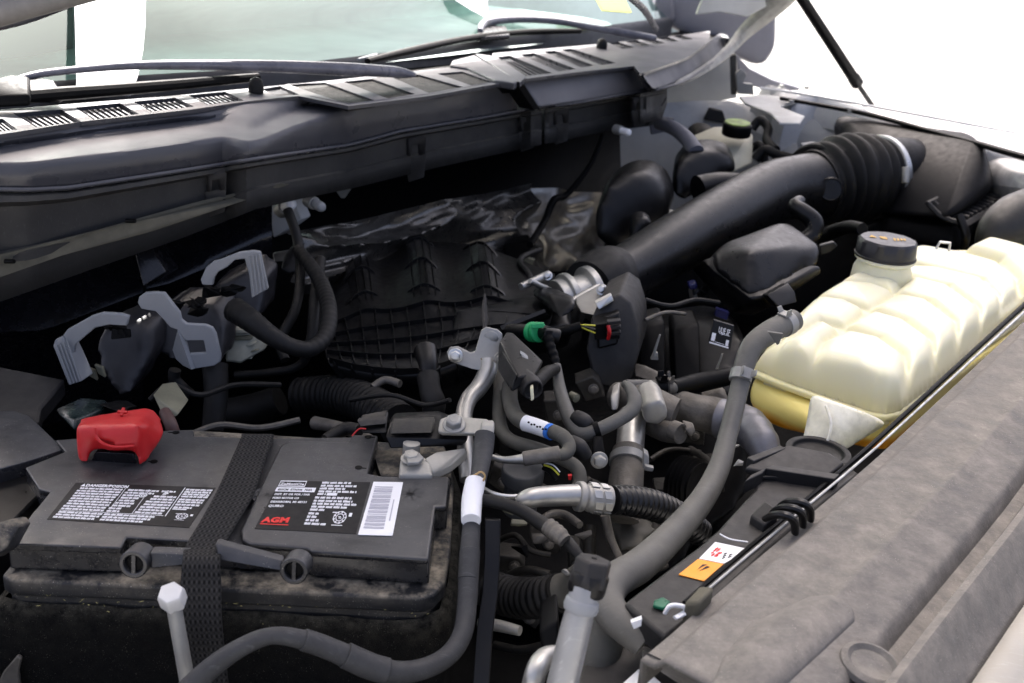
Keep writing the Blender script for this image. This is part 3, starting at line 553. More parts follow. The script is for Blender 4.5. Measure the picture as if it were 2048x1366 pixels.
def ribc(pts, hh, wd, nm='rib', tap=0):
    n_ = len(pts)-1; L_ = [p+V((0, 0, -.003)) for p in pts]; H_ = [p+V((0, -.001, hh*(1 if not tap else min(1, 3*math.sin(math.pi*i/n_))-(.6 if i in (0, n_) else 0)))) for i, p in enumerate(pts)]; rows = []
    for i, p in enumerate(pts):
        t = (pts[min(i+1, len(pts)-1)]-pts[max(i-1, 0)]).normalized(); s_ = t.cross(V((0, 0, 1))).normalized()*wd
        rows.append([L_[i]-s_, H_[i]-s_*.6, H_[i]+s_*.6, L_[i]+s_])
    b = MB(); b.grid(rows); b.build(nm, blk, im, smooth=30)
for k in range(15):
    u0 = .03+k*.066; ribc([MS(min(max(u0+.10*v, 0), 1), v) for v in np.linspace(.44, .80, 12)], .0045, .0011)
for k in range(5): ribc([MS(u, .44+k*.09+.02*math.sin(u*5)) for u in np.linspace(.02, .98, 24)], .006, .0013)
for c_ in (.20, .46, .72):
    for d_ in (-.045, -.015, .015, .045): ribc([MS(c_+d_+.10*(v-.2), v) for v in np.linspace(.06, .40, 12)], .0025, .0008)
    for v in (.08, .22, .36): ribc([MS(u, v) for u in np.linspace(c_-.075+.1*(v-.2), c_+.075+.1*(v-.2), 14)], .004, .003, tap=1)
for k in range(9): u = .05+k*.105; ribc([MS(u, v) for v in np.linspace(.80, 1.0, 8)], .004, .0016)
b = MB(); b.hull([D(900, 620, 1.3), D(1065, 585, 1.42), D(1140, 600, 1.36), D(1150, 650, 1.3), D(1000, 690, 1.22), D(900, 690, 1.2)], V((0, .04, -.05))); b.build('throttle_neck', blk, im, remesh=.006, sm=5)
b = MB(); b.prism([D(964, 612, 1.27), D(968, 612, 1.27), D(972, 668, 1.2), D(966, 668, 1.2)], V((0, .05, 0))); b.prism([D(1000, 652, 1.2), D(1088, 618, 1.27), D(1092, 624, 1.27), D(1004, 660, 1.2)], V((0, .03, -.02))); b.build('neck_fin', blkd, im)
b = MB(); b.hull([D(1010, 486, 1.9), D(1060, 482, 1.9), D(1066, 530, 1.85), D(1012, 535, 1.85)], V((0, .05, 0))); o = b.build('map_sensor', deep, None, bev=.005); tag(o, 'black sensor body at the back of the intake manifold', 'sensor')
b = MB(); b.prism(Ys(1.83, (1042, 512), (1070, 520), (1062, 534), (1034, 530)), V((0, .01, 0))); tag(b.build('sensor_plug', beige, None, bev=.001), 'small beige plug at the rear of the manifold', 'plug')
b = MB(); b.tube([D(1060, 490, 1.85), D(1090, 440, 2.0), D(1108, 400, 2.05), D(1135, 388, 2.1), D(1180, 330, 2.15), D(1205, 270, 2.2)], [7, 7, 8, 6, 5, 5]); tag(b.build('vacuum_hose', deep, None), 'thin black hose running up in front of the foil shield', 'hose')

# ============================================================ THROTTLE BODY + intake duct + air box
th = thing('throttle_body', 'silver aluminium throttle body between manifold and intake duct', 'throttle body', D(1160, 590, 1.36))
dd = (D(1300, 545, 1.42)-D(1110, 600, 1.35)).normalized()
c0 = D(1140, 600, 1.40); k = mpp(c0)
b = MB(); b.lathe(c0-dd*.02, dd, [(48*k, 0), (48*k, .012), (56*k, .014), (56*k, .022), (44*k, .026), (44*k, .045), (58*k, .048), (58*k, .058), (50*k, .06)], 32); b.build('housing', alu, th, bev=.001)
for pts in (((1042, 574), (1098, 548), 8), ((1130, 612), (1200, 572), 9), ((1060, 562), (1110, 585), 6)):
    b = MB(); b.tube([D(*pts[0], 1.345), D(*pts[1], 1.39)], pts[2], sub=1, seg=12); b.build('boss', alu, th, bev=.001)
b = MB(); b.hull([D(1150, 608, 1.33), D(1205, 575, 1.37), D(1220, 600, 1.34), D(1190, 632, 1.30), D(1160, 626, 1.31)], V((0, .03, 0))); b.build('flange_ear', bare, th, bev=.003)
bolt(D(1204, 580, 1.355), (-.3, -.8, .5), .006, .008, steel, th); bolt(D(1096, 552, 1.38), (-.3, -.8, .5), .005, .007, steel, th)
b = MB(); b.hull([D(1106, 588, 1.30), D(1150, 600, 1.28), D(1156, 620, 1.27), D(1120, 640, 1.26), D(1060, 590, 1.34), D(1085, 575, 1.36)], V((0, .05, -.01))); b.build('seal_collar', blk, th, remesh=.004, sm=5)
# motor cover hanging in front
b = MB(); b.hull([D(1196, 608, 1.26), D(1238, 588, 1.26), D(1262, 606, 1.26), D(1276, 650, 1.25), D(1280, 700, 1.24), D(1262, 760, 1.22), D(1236, 776, 1.22), D(1186, 766, 1.22), D(1172, 700, 1.23), D(1182, 640, 1.25)], V((.02, .10, 0))); b.build('motor_cover', blkd, th, bev=.013, seg=4)
b = MB(); b.hull([D(1192, 640, 1.235), D(1240, 624, 1.24), D(1236, 690, 1.23), D(1196, 700, 1.225)], V((0, .02, 0))); b.build('cover_boss', blk, th, bev=.003)
b = MB(); b.hull([D(1190, 606, 1.248), D(1222, 590, 1.25), D(1228, 602, 1.25), D(1198, 620, 1.24)], V((0, .01, 0))); b.build('spring_clip', steel, th, bev=.001)
cn = thing('electrical_connector', 'black ribbed connector with a red lock and yellow wires on the throttle motor', 'connector', D(1220, 660, 1.2))
b = MB(); b.hull([D(1186, 650, 1.21), D(1238, 644, 1.22), D(1240, 678, 1.215), D(1190, 680, 1.21)], V((0, .03, 0))); shl = b.build('shell', deep, cn, bev=.001)
for k in range(3): b = MB(); b.prism([D(1214, 644+k*11, 1.205), D(1242, 641+k*11, 1.21), D(1242, 648+k*11, 1.21), D(1214, 651+k*11, 1.205)], V((0, .01, 0))); b.build('shell_rib', blkd, shl, bev=.0008, seg=1)
b = MB(); b.tube([D(1216, 651, 1.2), D(1219, 664, 1.197), D(1216, 678, 1.2)], [3.5, 4, 3.5], seg=10); b.build('red_lock', redp, cn)
for y0, y1 in ((650, 650), (652, 665), (650, 657)): b = MB(); b.tube([D(1158, y0, 1.195), D(1172, (y0+y1)/2, 1.19), D(1190, y1+1, 1.2)], 1.6, seg=6); b.build('wire', yel if y1 != 657 else grub, cn)
b = MB(); b.tube([D(1100, 668, 1.2), D(1130, 662, 1.19), D(1162, 652, 1.19)], [9, 10, 9]); b.build('cable_boot', deep, cn)

dt = thing('intake_duct', 'large black plastic intake duct rising from the throttle body to the air box', 'air duct', D(1440, 440, 1.6))
cl = [D(1196, 572, 1.44), D(1250, 548, 1.50), D(1330, 500, 1.60), D(1440, 438, 1.76), D(1540, 386, 1.92), D(1600, 374, 1.99), D(1635, 370, 2.02), D(1670, 362, 2.05)]
b = MB(); b.tube(cl, [54, 57, 60, 62, 62, 64, 66, 68], seg=36, sub=8); b.build('duct_tube', duct, dt, smooth=60)
b = MB(); b.tube([D(1176, 580, 1.43), D(1206, 564, 1.46), D(1226, 556, 1.49), D(1240, 550, 1.50)], [60, 68, 66, 60], seg=36); b.build('rubber_cuff', rub, dt, smooth=50)
b = MB(); b.tube([D(1632, 370, 2.02), D(1668, 360, 2.04), D(1708, 355, 2.06), D(1750, 354, 2.09)], [70, 88, 90, 80], seg=40, rib=(6, .14)); b.build('bellows', rub, dt, smooth=70)
b = MB(); b.tube([D(1628, 371, 2.035), D(1640, 368, 2.045)], [82, 85], seg=36, sub=1); b.build('bellows_lip', rub, dt, bev=.004, seg=3)
p = D(1668, 392, 1.93); b = MB(); b.lathe(p+V((0, .05, 0)), (-.12, -1, .25), [(25*mpp(p), 0), (25*mpp(p), .04), (22*mpp(p), .045), (21*mpp(p), .042)], 28); b.build('round_plug', duct, dt, bev=.001)
pc = D(1754, 354, 2.092); axd = (D(1750, 354, 2.09)-D(1708, 355, 2.06)).normalized()
b = MB(); b.lathe(pc-axd*.008, axd, [(80*mpp(pc), 0), (83*mpp(pc), .002), (83*mpp(pc), .013), (80*mpp(pc), .015)], 40); b.build('hose_clamp', steel, dt)
b = MB(); b.tube([D(1812, 334, 1.98), D(1811, 366, 1.97)], [8, 8], sub=1, seg=10); b.build('clamp_screw', bare, dt, bev=.001)
b = MB(); b.tube([D(1600, 402, 1.72), D(1590, 412, 1.70), D(1606, 424, 1.69), D(1628, 444, 1.68), D(1624, 470, 1.67), D(1600, 485, 1.66)], [12, 15, 17, 18, 18, 16]); b.build('breather_elbow', duct, dt)

ab = thing('air_box', 'large black air filter box in the far right corner of the bay', 'air box', D(1820, 400, 2.2))
top = [D(1672, 256, 2.42), D(1700, 236, 2.50), D(1780, 246, 2.46), D(1936, 280, 2.26), D(1952, 296, 2.18)]
b = MB(); b.hull([D(1662, 226, 2.44), D(1948, 266, 2.16), D(1968, 284, 2.04), D(1684, 244, 2.34), D(1758, 432, 2.02), D(1912, 442, 1.84), D(1990, 374, 1.96), D(1668, 340, 2.36), D(1990, 376, 2.1)]); b.build('lid', duct2, ab, bev=.028, seg=6)
b = MB(); b.tube([D(1740, 354, 2.085), D(1790, 352, 2.12), D(1850, 350, 2.2)], [77, 76, 70], seg=36); b.build('outlet_neck', duct2, ab, smooth=60)
b = MB(); b.hull([D(1766, 420, 2.05), D(1800, 416, 2.15), D(1915, 432, 1.93), D(1912, 452, 1.90), D(1770, 436, 2.02)], V((0, .10, 0))); b.build('lid_rim', blk, ab, bev=.004)
b = MB(); b.hull([D(1770, 436, 2.0), D(1912, 452, 1.90), D(2010, 380, 2.1), D(1925, 500, 1.88), D(1760, 470, 1.98)], V((0, .14, -.06))); b.build('lower_case', deep, ab, bev=.01)
a_, c_ = D(1912, 432, 1.87), D(2000, 384, 2.02); wv = D(1922, 462, 1.84)-a_
b = MB(); b.prism([a_+wv*.6, c_+wv*.6, c_+wv, a_+wv], V((0, .012, 0))); b.build('grate_front_bar', blkd, ab, bev=.0015)
bk = V((-.045, .03, .012)); b = MB(); b.tube([a_+bk, c_+bk], .004, sub=1, px=False, seg=8); b.build('grate_rear_bar', blkd, ab)
for k in range(11):
    p = a_.lerp(c_, (k+.2)/10.6); b = MB(); b.tube([p+bk, p+bk*.5+V((0, -.004, -.012)), p+wv*.5], .0032, px=False, seg=6, sub=4, flat=1.6); b.build('grate_bar', blkd, ab)
b = MB(); b.tube([D(1990, 404, 1.98), D(2010, 398, 2.0), D(2020, 384, 2.0), D(2026, 374, 2.0)], [5, 6, 5, 4]); b.build('latch_tab', blk, ab)
b = MB(); b.tube([D(1918, 430, 1.86), D(1932, 470, 1.84), D(1926, 500, 1.84)], [8, 9, 8]); b.build('wire_latch', blk, ab)

# booster, resonators and reservoir
bb = thing('brake_booster', 'round black brake booster cover behind the intake duct', 'brake booster', D(1270, 420, 1.95))
b = MB(); b.hull([D(1186, 420, 1.85), D(1196, 385, 1.85), D(1230, 350, 1.88), D(1275, 338, 1.9), D(1318, 352, 1.92), D(1345, 400, 1.92), D(1340, 450, 1.9), D(1240, 530, 1.82), D(1180, 480, 1.83)], V((.03, .16, .0))); b.build('booster_shell', blk, bb, remesh=.012, sm=12)
b = MB(); b.hull([D(1262, 440, 1.80), D(1290, 432, 1.80), D(1310, 450, 1.80), D(1262, 500, 1.78)], V((0, .06, 0))); b.build('centre_boss', blk, bb, remesh=.006, sm=5)
tb = thing('turbo_resonator', 'rounded black plastic resonator dome between booster and fluid reservoir', 'resonator', D(1400, 350, 2.05))
b = MB(); b.hull([D(1340, 400, 2.02), D(1346, 330, 2.04), D(1372, 304, 2.08), D(1420, 296, 2.1), D(1462, 308, 2.12), D(1478, 345, 2.12), D(1440, 352, 2.1), D(1376, 405, 2.02)], V((.02, .14, 0))); b.build('dome', blk, tb, remesh=.009, sm=7)
b = MB(); b.tube([D(1396, 380, 1.98), D(1440, 370, 2.0), D(1490, 372, 2.02)], [30, 26, 24]); b.build('outlet', blk, tb)
b = MB(); b.tube([D(1392, 305, 2.1), D(1376, 280, 2.14), D(1350, 258, 2.2), D(1318, 246, 2.26)], [17, 15, 14, 13]); b.build('bracket_arm', mirr, tb, smooth=60)
b = MB(); b.prism(Ys(2.3, (1300, 252), (1318, 236), (1350, 238), (1340, 262), (1302, 270)), V((0, .02, 0))); b.build('bracket_foot', mirr, tb, bev=.002)
b = MB(); b.hull([D(1376, 276, 2.36), D(1400, 252, 2.36), D(1440, 262, 2.36), D(1450, 300, 2.3), D(1390, 310, 2.3)], V((0, .1, 0))); tag(b.build('abs_pump', deep, None, remesh=.01, sm=4), 'dark rounded pump body left of the brake fluid reservoir', 'pump')
rs = thing('brake_fluid_reservoir', 'milky white reservoir with black and lime green cap near the far apron', 'reservoir', D(1450, 320, 2.2))
b = MB(); b.hull([D(1384, 292, 2.24), D(1440, 268, 2.26), D(1508, 268, 2.24), D(1506, 330, 2.18), D(1440, 360, 2.1), D(1384, 330, 2.2)], V((.0, .09, 0))); b.build('tank', cream, rs, bev=.008, seg=3)
p = D(1472, 268, 2.20); kk = mpp(p); b = MB(); b.lathe(p, (0, -.12, 1), [(28*kk, -.002), (29*kk, 0), (29*kk, .020), (27*kk, .023)], 28); b.build('cap', deep, rs, bev=.001)
b = MB(); b.lathe(p+V((0, 0, .0235)), (0, -.12, 1), [(25*kk, 0), (25*kk, .0015), (23*kk, .002)], 28); b.build('cap_print', mat('lime_print', (.20, .30, .05), .5, bump=0, var=.5, vs=90), rs)
b = MB(); b.prism(Ys(2.6, (1408, 240), (1420, 216), (1446, 222), (1454, 248)), V((0, .02, 0))); tag(b.build('stamped_recess', flange, None, bev=.003), 'dark bracket on the tower wall left of the reservoir cap', 'bracket')
hn = thing('wiring_harness', 'tangled black wiring harness right of the brake fluid reservoir', 'wiring harness', D(1540, 300, 2.2))
for pts, r_ in ((((1504, 258, 2.3), (1520, 240, 2.3), (1536, 256, 2.28), (1534, 280, 2.25), (1552, 300, 2.2)), 9), (((1510, 320, 2.2), (1530, 300, 2.2), (1556, 310, 2.18), (1590, 318, 2.15)), 10), (((1520, 340, 2.15), (1550, 325, 2.15), (1570, 330, 2.13)), 9), (((1500, 300, 2.25), (1520, 290, 2.24), (1530, 330, 2.2), (1515, 345, 2.2)), 8)):
    b = MB(); b.tube(T(*pts), r_); b.build('loom', rub, hn)
b = MB(); b.prism(Ys(2.2, (1604, 290), (1634, 286), (1630, 298), (1608, 302)), V((0, .02, 0))); tag(b.build('pale_clip', clipg, None, bev=.002), 'small pale clip left of the duct bellows', 'clip')

# lower resonator box
rb_ = thing('resonator_box', 'smooth black plastic resonator box below the intake duct', 'resonator', D(1540, 510, 1.5))
b = MB(); b.hull([D(1430, 508, 1.48), D(1452, 484, 1.53), D(1560, 444, 1.62), D(1580, 446, 1.63), D(1636, 484, 1.55), D(1642, 500, 1.53), D(1640, 528, 1.51), D(1530, 590, 1.41), D(1500, 594, 1.40), D(1428, 536, 1.46), D(1500, 500, 1.45)], V((.0, .06, -.03))); b.build('box_body', duct, rb_, remesh=.0055, sm=3)
b = MB(); b.hull([D(1405, 520, 1.5), D(1432, 512, 1.49), D(1430, 545, 1.46), D(1502, 598, 1.40), D(1530, 594, 1.40), D(1642, 532, 1.5), D(1642, 546, 1.5), D(1535, 618, 1.41), D(1490, 612, 1.41)], V((0, .08, -.04))); b.build('box_base', blk, rb_, bev=.004)
b = MB(); b.hull([D(1534, 590, 1.37), D(1576, 566, 1.40), D(1590, 584, 1.39), D(1594, 604, 1.38), D(1556, 614, 1.36)], V((0, .03, -.01))); b.build('mount_foot', blk, rb_, bev=.004)
b = MB(); b.prism(Ys(1.5, (1640, 492), (1668, 484), (1676, 492), (1660, 506), (1640, 512)), V((0, .01, 0))); b.build('side_tab', blk, rb_, bev=.002)
b = MB(); b.tube([D(1640, 478, 1.72), D(1670, 462, 1.70), D(1700, 454, 1.66), D(1725, 458, 1.62)], [16, 14, 13, 12]); tag(b.build('vent_hose', deep, None), 'short black vent hose arriving at the coolant cap neck', 'hose')

# valve cover area with printed sticker
vc = thing('valve_cover', 'black valve cover with a small printed sticker and two pins', 'valve cover', D(1380, 680, 1.35))
b = MB(); b.hull([D(1270, 660, 1.42), D(1330, 630, 1.5), D(1420, 615, 1.5), D(1470, 630, 1.42), D(1496, 680, 1.36), D(1480, 800, 1.28), D(1280, 790, 1.33)], V((.02, .16, -.05))); b.build('cover_body', blk, vc, remesh=.008, sm=5)
for x0, x1, yb in ((1276, 1330, 650), (1345, 1400, 655)):
    b = MB(); b.hull([D(x0, yb, 1.36), D(x1, yb-10, 1.37), D(x1+4, 770, 1.29), D(x0+4, 775, 1.30)], V((0, .06, 0))); b.build('coil_recess', deep, vc, bev=.006)
for x, y, s in ((1310, 700, 1), (1434, 738, 1)):
    b = MB(); p = D(x, y, 1.265); b.tube([p+V((0, 0, -.008)), p, p+V((.004, 0, .022))], [4, 3, 1.8], sub=1, seg=8); b.build('pin', lead, vc)
    b = MB(); b.hull([p+V((-.004, 0, -.014)), p+V((.006, 0, -.014)), p+V((.004, 0, -.004)), p+V((-.001, 0, -.004))], V((0, .006, 0))); b.build('pin_base', lead, vc, bev=.0005)
st = [D(1428, 640, 1.245), D(1468, 652, 1.245), D(1460, 700, 1.235), D(1418, 684, 1.235)]
b = MB(); b.prism(st, V((0, .004, 0))); sk = b.build('sticker_plate', lblk, vc)
xv = (st[1]-st[0]).normalized(); yv = -((st[3]-st[0]).normalized()); kk = mpp(st[0])
off = V((0, -.0015, 0)); pr = MB()
def bar(b, o, xv, yv, x0, y0, x1, y1, d=V((0, 0, .0004))):
    b.add([o+xv*x0+yv*y0+d, o+xv*x1+yv*y0+d, o+xv*x1+yv*y1+d, o+xv*x0+yv*y1+d], [(0, 1, 2, 3)])
for (x0, y0, x1, y1) in ((2, -40, 10, -24), (33, -42, 39, -30), (0, -46, 41, -43), (12, -41, 31, -40), (16, -22, 38, -21)): bar(pr, st[0], xv*kk, yv*kk, x0, y0, x1, y1, off)
pr.build('print', printw, vc, smooth=0, flip=False)
text_mesh('ULJE SF', st[0]+xv*kk*13-yv*kk*20+off, xv, yv, .010, 'lettering', printw, vc, w=24*kk, bold=.0002)
b = MB(); b.prism(Ys(1.40, (1434, 618), (1458, 626), (1454, 640), (1430, 632)), V((0, .01, 0))); tag(b.build('blue_tab', blue, None), 'small blue plastic tab above the valve cover sticker', 'tab')
b = MB(); b.hull([D(1376, 570, 1.5), D(1394, 566, 1.5), D(1396, 578, 1.5), D(1380, 582, 1.5)], V((0, .02, 0))); tag(b.build('blue_plug', blue, None, bev=.003), 'dull blue plug in the shadow under the intake duct', 'plug')
for k in range(3):
    p = D(1400+random.uniform(-20, 30), 585+random.uniform(-10, 20), 1.52); b = MB(); b.hull([p+V((random.uniform(-.012, .012), random.uniform(-.01, .01), random.uniform(-.01, .01))) for _ in range(9)])
    tag(b.build('cable_clip', castd if k % 2 else blk, None, bev=.001), ('dull grey clip deepest in the shadow below the resonator box', 'small black clip in the shadow below the resonator box', 'dull metal clip in the shadow just left of the blue tab')[k], 'clip')

b = MB(); b.grid([[D(1180, 500, 2.12), D(1500, 420, 2.3), D(1760, 430, 2.2), D(2200, 470, 1.8)], [D(1180, 500, 2.12)+V((0, 0, -.5)), D(1500, 420, 2.3)+V((0, 0, -.5)), D(1760, 430, 2.2)+V((0, 0, -.5)), D(2200, 470, 1.8)+V((0, 0, -.5))]]); o = b.build('dark_gap_sheet', deep, None, smooth=60); o.modifiers.new('s', 'SOLIDIFY').thickness = .01; tag(o, 'black sheet added to darken the gap below the air box', 'shield')  # black sheet added so the gap under the duct reads as shade

for i, (pts, r_, m_, lb) in enumerate(((((700, 800, 1.08), (780, 790, 1.06), (850, 810, 1.04), (900, 800, 1.02)), 5, rub, 'thin black wire crossing below the manifold skirt'),
  (((1010, 600, 1.5), (1060, 560, 1.5), (1040, 520, 1.6), (1080, 500, 1.7)), 6, rub, 'thin black hose behind the throttle body'), (((1290, 600, 1.35), (1340, 612, 1.36), (1390, 600, 1.4), (1440, 606, 1.4)), 5, rub, 'thin harness strand under the intake duct'),
  (((1290, 640, 1.3), (1330, 625, 1.33), (1370, 628, 1.36)), 4, castd, 'thin dull tube under the intake duct'), (((300, 800, 1.05), (340, 770, 1.06), (400, 790, 1.06), (470, 770, 1.1), (560, 770, 1.14)), 6, rub, 'thin black wire behind the red cover'),
  (((380, 870, 1.02), (440, 850, 1.04), (520, 856, 1.05), (600, 840, 1.06)), 7, castd, 'dull tube lying just behind the battery'))):
    b = MB(); b.tube(T(*pts), r_, seg=8); tag(b.build('thin_hose', m_, None), lb, 'hose')
# ============================================================ COOLANT TANK
def tankmat(name, lo, hi, z0, z1, orgz, sss=.6):
    m = bpy.data.materials.new(name); m.use_nodes = True; t = m.node_tree; N = t.nodes; L = t.links; b = N['Principled BSDF']
    tc = N.new('ShaderNodeTexCoord'); sx = N.new('ShaderNodeSeparateXYZ'); L.new(tc.outputs['Object'], sx.inputs[0])
    nz_ = N.new('ShaderNodeTexNoise'); nz_.inputs['Scale'].default_value = 14; nz_.inputs['Detail'].default_value = 5; L.new(tc.outputs['Object'], nz_.inputs['Vector'])
    ad = N.new('ShaderNodeMath'); ad.operation = 'MULTIPLY_ADD'; L.new(nz_.outputs[0], ad.inputs[0]); ad.inputs[1].default_value = .012; L.new(sx.outputs[2], ad.inputs[2])
    r = N.new('ShaderNodeMapRange'); r.inputs[1].default_value = z0-orgz+.006; r.inputs[2].default_value = z1-orgz+.006; L.new(ad.outputs[0], r.inputs[0])
    x = N.new('ShaderNodeMix'); x.data_type = 'RGBA'; L.new(r.outputs[0], x.inputs[0]); x.inputs[6].default_value = (*lo, 1); x.inputs[7].default_value = (*hi, 1); L.new(x.outputs[2], b.inputs['Base Color'])
    b.inputs['Roughness'].default_value = .38; b.inputs['Subsurface Weight'].default_value = sss; b.inputs['Subsurface Radius'].default_value = (1, .9, .45); b.inputs['Subsurface Scale'].default_value = .011
    bp = N.new('ShaderNodeBump'); bp.inputs['Strength'].default_value = .12; bp.inputs['Distance'].default_value = .0006
    n2 = N.new('ShaderNodeTexNoise'); n2.inputs['Scale'].default_value = 220; L.new(tc.outputs['Object'], n2.inputs['Vector']); L.new(n2.outputs[0], bp.inputs['Height']); L.new(bp.outputs[0], b.inputs['Normal'])
    return m
tk = thing('coolant_tank', 'milky yellowish lobed coolant expansion tank with amber coolant showing low at its left end', 'coolant tank', P(1700, 800, -.03))
OZ = -.03
shellm = tankmat('milky_tank_plastic', (.80, .72, .38), (.80, .78, .60), -.002, .062, OZ)
lobes = [[(1611, 765), (1646, 692), (1690, 672), (1758, 687), (1806, 721), (1814, 770), (1798, 812), (1740, 815), (1650, 795)],
 [(1690, 662), (1741, 632), (1809, 652), (1861, 690), (1869, 722), (1828, 765), (1806, 721), (1758, 687)],
 [(1741, 625), (1789, 598), (1854, 611), (1908, 652), (1914, 685), (1877, 715), (1861, 690), (1809, 652)],
 [(1789, 592), (1820, 563), (1895, 581), (1956, 625), (1960, 650), (1922, 680), (1908, 652), (1854, 611)],
 [(1744, 540), (1861, 543), (1963, 567), (1997, 601), (1999, 620), (1966, 645), (1956, 625), (1895, 581), (1815, 563)],
 [(1760, 520), (1826, 498), (1929, 516), (1997, 536), (2031, 567), (2033, 590), (2002, 612), (1997, 601), (1963, 567), (1861, 543)],
 [(1926, 514), (1963, 496), (2048, 518), (2110, 545), (2110, 570), (2050, 592), (2031, 567), (1997, 536)],
 [(1512, 745), (1560, 697), (1639, 650), (1676, 671), (1645, 690), (1608, 760), (1570, 775)],
 [(1562, 690), (1590, 635), (1621, 602), (1690, 611), (1727, 630), (1690, 660), (1642, 650)],
 [(1621, 598), (1671, 572), (1741, 577), (1785, 594), (1741, 624), (1690, 611)],
 [(1671, 568), (1712, 545), (1800, 562), (1806, 570), (1785, 592), (1741, 577)]]
seam = [(1507, 744), (1530, 712), (1575, 668), (1640, 620), (1712, 575), (1780, 545), (1850, 532), (1930, 532), (2000, 516), (2090, 532), (2170, 575), (2110, 598), (1960, 700), (1850, 788), (1797, 830), (1760, 836), (1690, 812), (1620, 788), (1560, 766)]
sp_ = resample([P(x, y, .004) for x, y in seam]+[P(*seam[0], .004)], 90)[:-1]; cc = sum(sp_, V())/len(sp_)
def polyarr(q): return np.array([(p.x, p.y) for p in q])
def pdist(X, Y, q):        # signed distance (inside positive) to polygon q
    d = np.full(X.shape, 1e9); ins = np.zeros(X.shape, bool); n = len(q)
    for i in range(n):
        a, c = q[i], q[(i+1) % n]; e = c-a; L2_ = (e**2).sum()+1e-12
        t = np.clip(((X-a[0])*e[0]+(Y-a[1])*e[1])/L2_, 0, 1); d = np.minimum(d, np.hypot(X-a[0]-t*e[0], Y-a[1]-t*e[1]))
        with np.errstate(divide='ignore', invalid='ignore'):
            ins ^= ((a[1] > Y) != (c[1] > Y)) & (X < (c[0]-a[0])*(Y-a[1])/(c[1]-a[1])+a[0])
    return np.where(ins, d, -d)
SQ = polyarr(sp_); st_ = .0025
gx = np.arange(SQ[:, 0].min()-.004, SQ[:, 0].max()+.004, st_); gy = np.arange(SQ[:, 1].min()-.004, SQ[:, 1].max()+.004, st_); GX, GY = np.meshgrid(gx, gy)
dout = pdist(GX, GY, SQ); rnd_ = lambda d, w_: np.sqrt(np.clip(1-(1-np.clip(d/w_, 0, 1))**2, 0, 1))
Hh = .036*rnd_(dout, .030); own = np.zeros_like(Hh); big = np.zeros_like(Hh)
for i, l in enumerate(lobes):
    dl = pdist(GX, GY, polyarr([P(x, y, .040) for x, y in l])); dl = np.clip(dl, 0, None); own = np.maximum(own, dl)
    if i == 6: big = np.maximum(big, dl)
Hh += (.011*rnd_(own, .016)+.008*np.clip(own/.05, 0, 1))*np.clip(dout/.012, 0, 1)+.014*rnd_(big, .03)
for _ in range(1): Hh[1:-1, 1:-1] = (Hh[1:-1, 1:-1]*2+Hh[:-2, 1:-1]+Hh[2:, 1:-1]+Hh[1:-1, :-2]+Hh[1:-1, 2:])/6
Hh = np.where(dout < 0, -.009, Hh); b = MB(); ok = dout > -.0026; idx = -np.ones(GX.shape, int); vs_ = []
for j_, i_ in zip(*np.nonzero(ok)): idx[j_, i_] = len(vs_); vs_.append(V((GX[j_, i_], GY[j_, i_], .004+Hh[j_, i_])))
A_ = idx[:-1, :-1]; B_ = idx[:-1, 1:]; C_ = idx[1:, 1:]; D_ = idx[1:, :-1]; mk = (A_ >= 0) & (B_ >= 0) & (C_ >= 0) & (D_ >= 0)
b.add(vs_, [tuple(map(int, t)) for t in zip(A_[mk], B_[mk], C_[mk], D_[mk])])
o = b.build('upper_shell', shellm, tk, smooth=180)
b = MB(); b.prism([cc+(p-cc)*1.018+V((0, 0, .0035)) for p in sp_], V((0, 0, -.008))); b.build('parting_flange', shellm, tk, bev=.0025)
lowm = tankmat('tank_plastic_with_coolant', (.80, .34, .012), (.84, .70, .22), -.040, -.027, OZ, .35)
b = MB(); b.hull([cc+(p-cc)*.965-V((0, 0, .003)) for p in sp_]+[cc+(p-cc)*.955-V((0, 0, .040)) for p in sp_]+[cc+(p-cc)*.88-V((0, 0, .064)) for p in sp_]+[D(1503, 762, 1.18), D(1496, 795, 1.17), D(1506, 822, 1.16), D(1530, 842, 1.15), D(1560, 856, 1.14), D(1612, 862, 1.10), D(1660, 858, 1.07)]); b.build('lower_chamber', lowm, tk, remesh=.003, sm=5)
b = MB(); b.grid([[D(1620, 786, 1.035), D(1650, 796, 1.02), D(1690, 810, 1.015), D(1760, 836, 1.03)], [D(1618, 820, 1.02), D(1650, 830, 1.00), D(1700, 845, 1.0), D(1776, 850, 1.03)], [D(1608, 870, 1.00), D(1640, 880, .985), D(1690, 880, .99), D(1740, 868, 1.02)], [D(1600, 902, .985), D(1636, 912, .975), D(1674, 908, .98), D(1700, 895, 1.0)]])
o = b.build('mount_leg', mat('clear_milky_plastic', (.72, .69, .55), .3, bump=.1, sss=.5, ssc=(1, .95, .6), ssr=.02), tk, smooth=60, sub=2); md = o.modifiers.new('s', 'SOLIDIFY'); md.thickness = .005; md.offset = -1
b = MB(); b.tube([D(1652, 812, 1.005), D(1662, 850, .985), D(1650, 890, .975), D(1620, 905, .975)], [3, 3, 3.5, 3], seg=8); b.build('leg_rib', MAT['clear_milky_plastic'], tk)
b = MB(); b.hull([P(1598, 900, -.036), P(1680, 912, -.036), P(1690, 900, -.03)], V((.01, .02, -.004))); b.build('leg_foot', cream, tk, bev=.002)
nc = P(1770, 512, .075); kk = mpp(nc)
b = MB(); b.lathe(nc-V((0, 0, .05)), (0, -.03, 1), [(60*kk, 0), (57*kk, .03), (50*kk, .042), (58*kk, .046), (58*kk, .05)], 32); b.build('filler_neck', shellm, tk, smooth=50)
cap_c = nc+V((0, 0, .001)); prof = []
b = MB(); rows = []
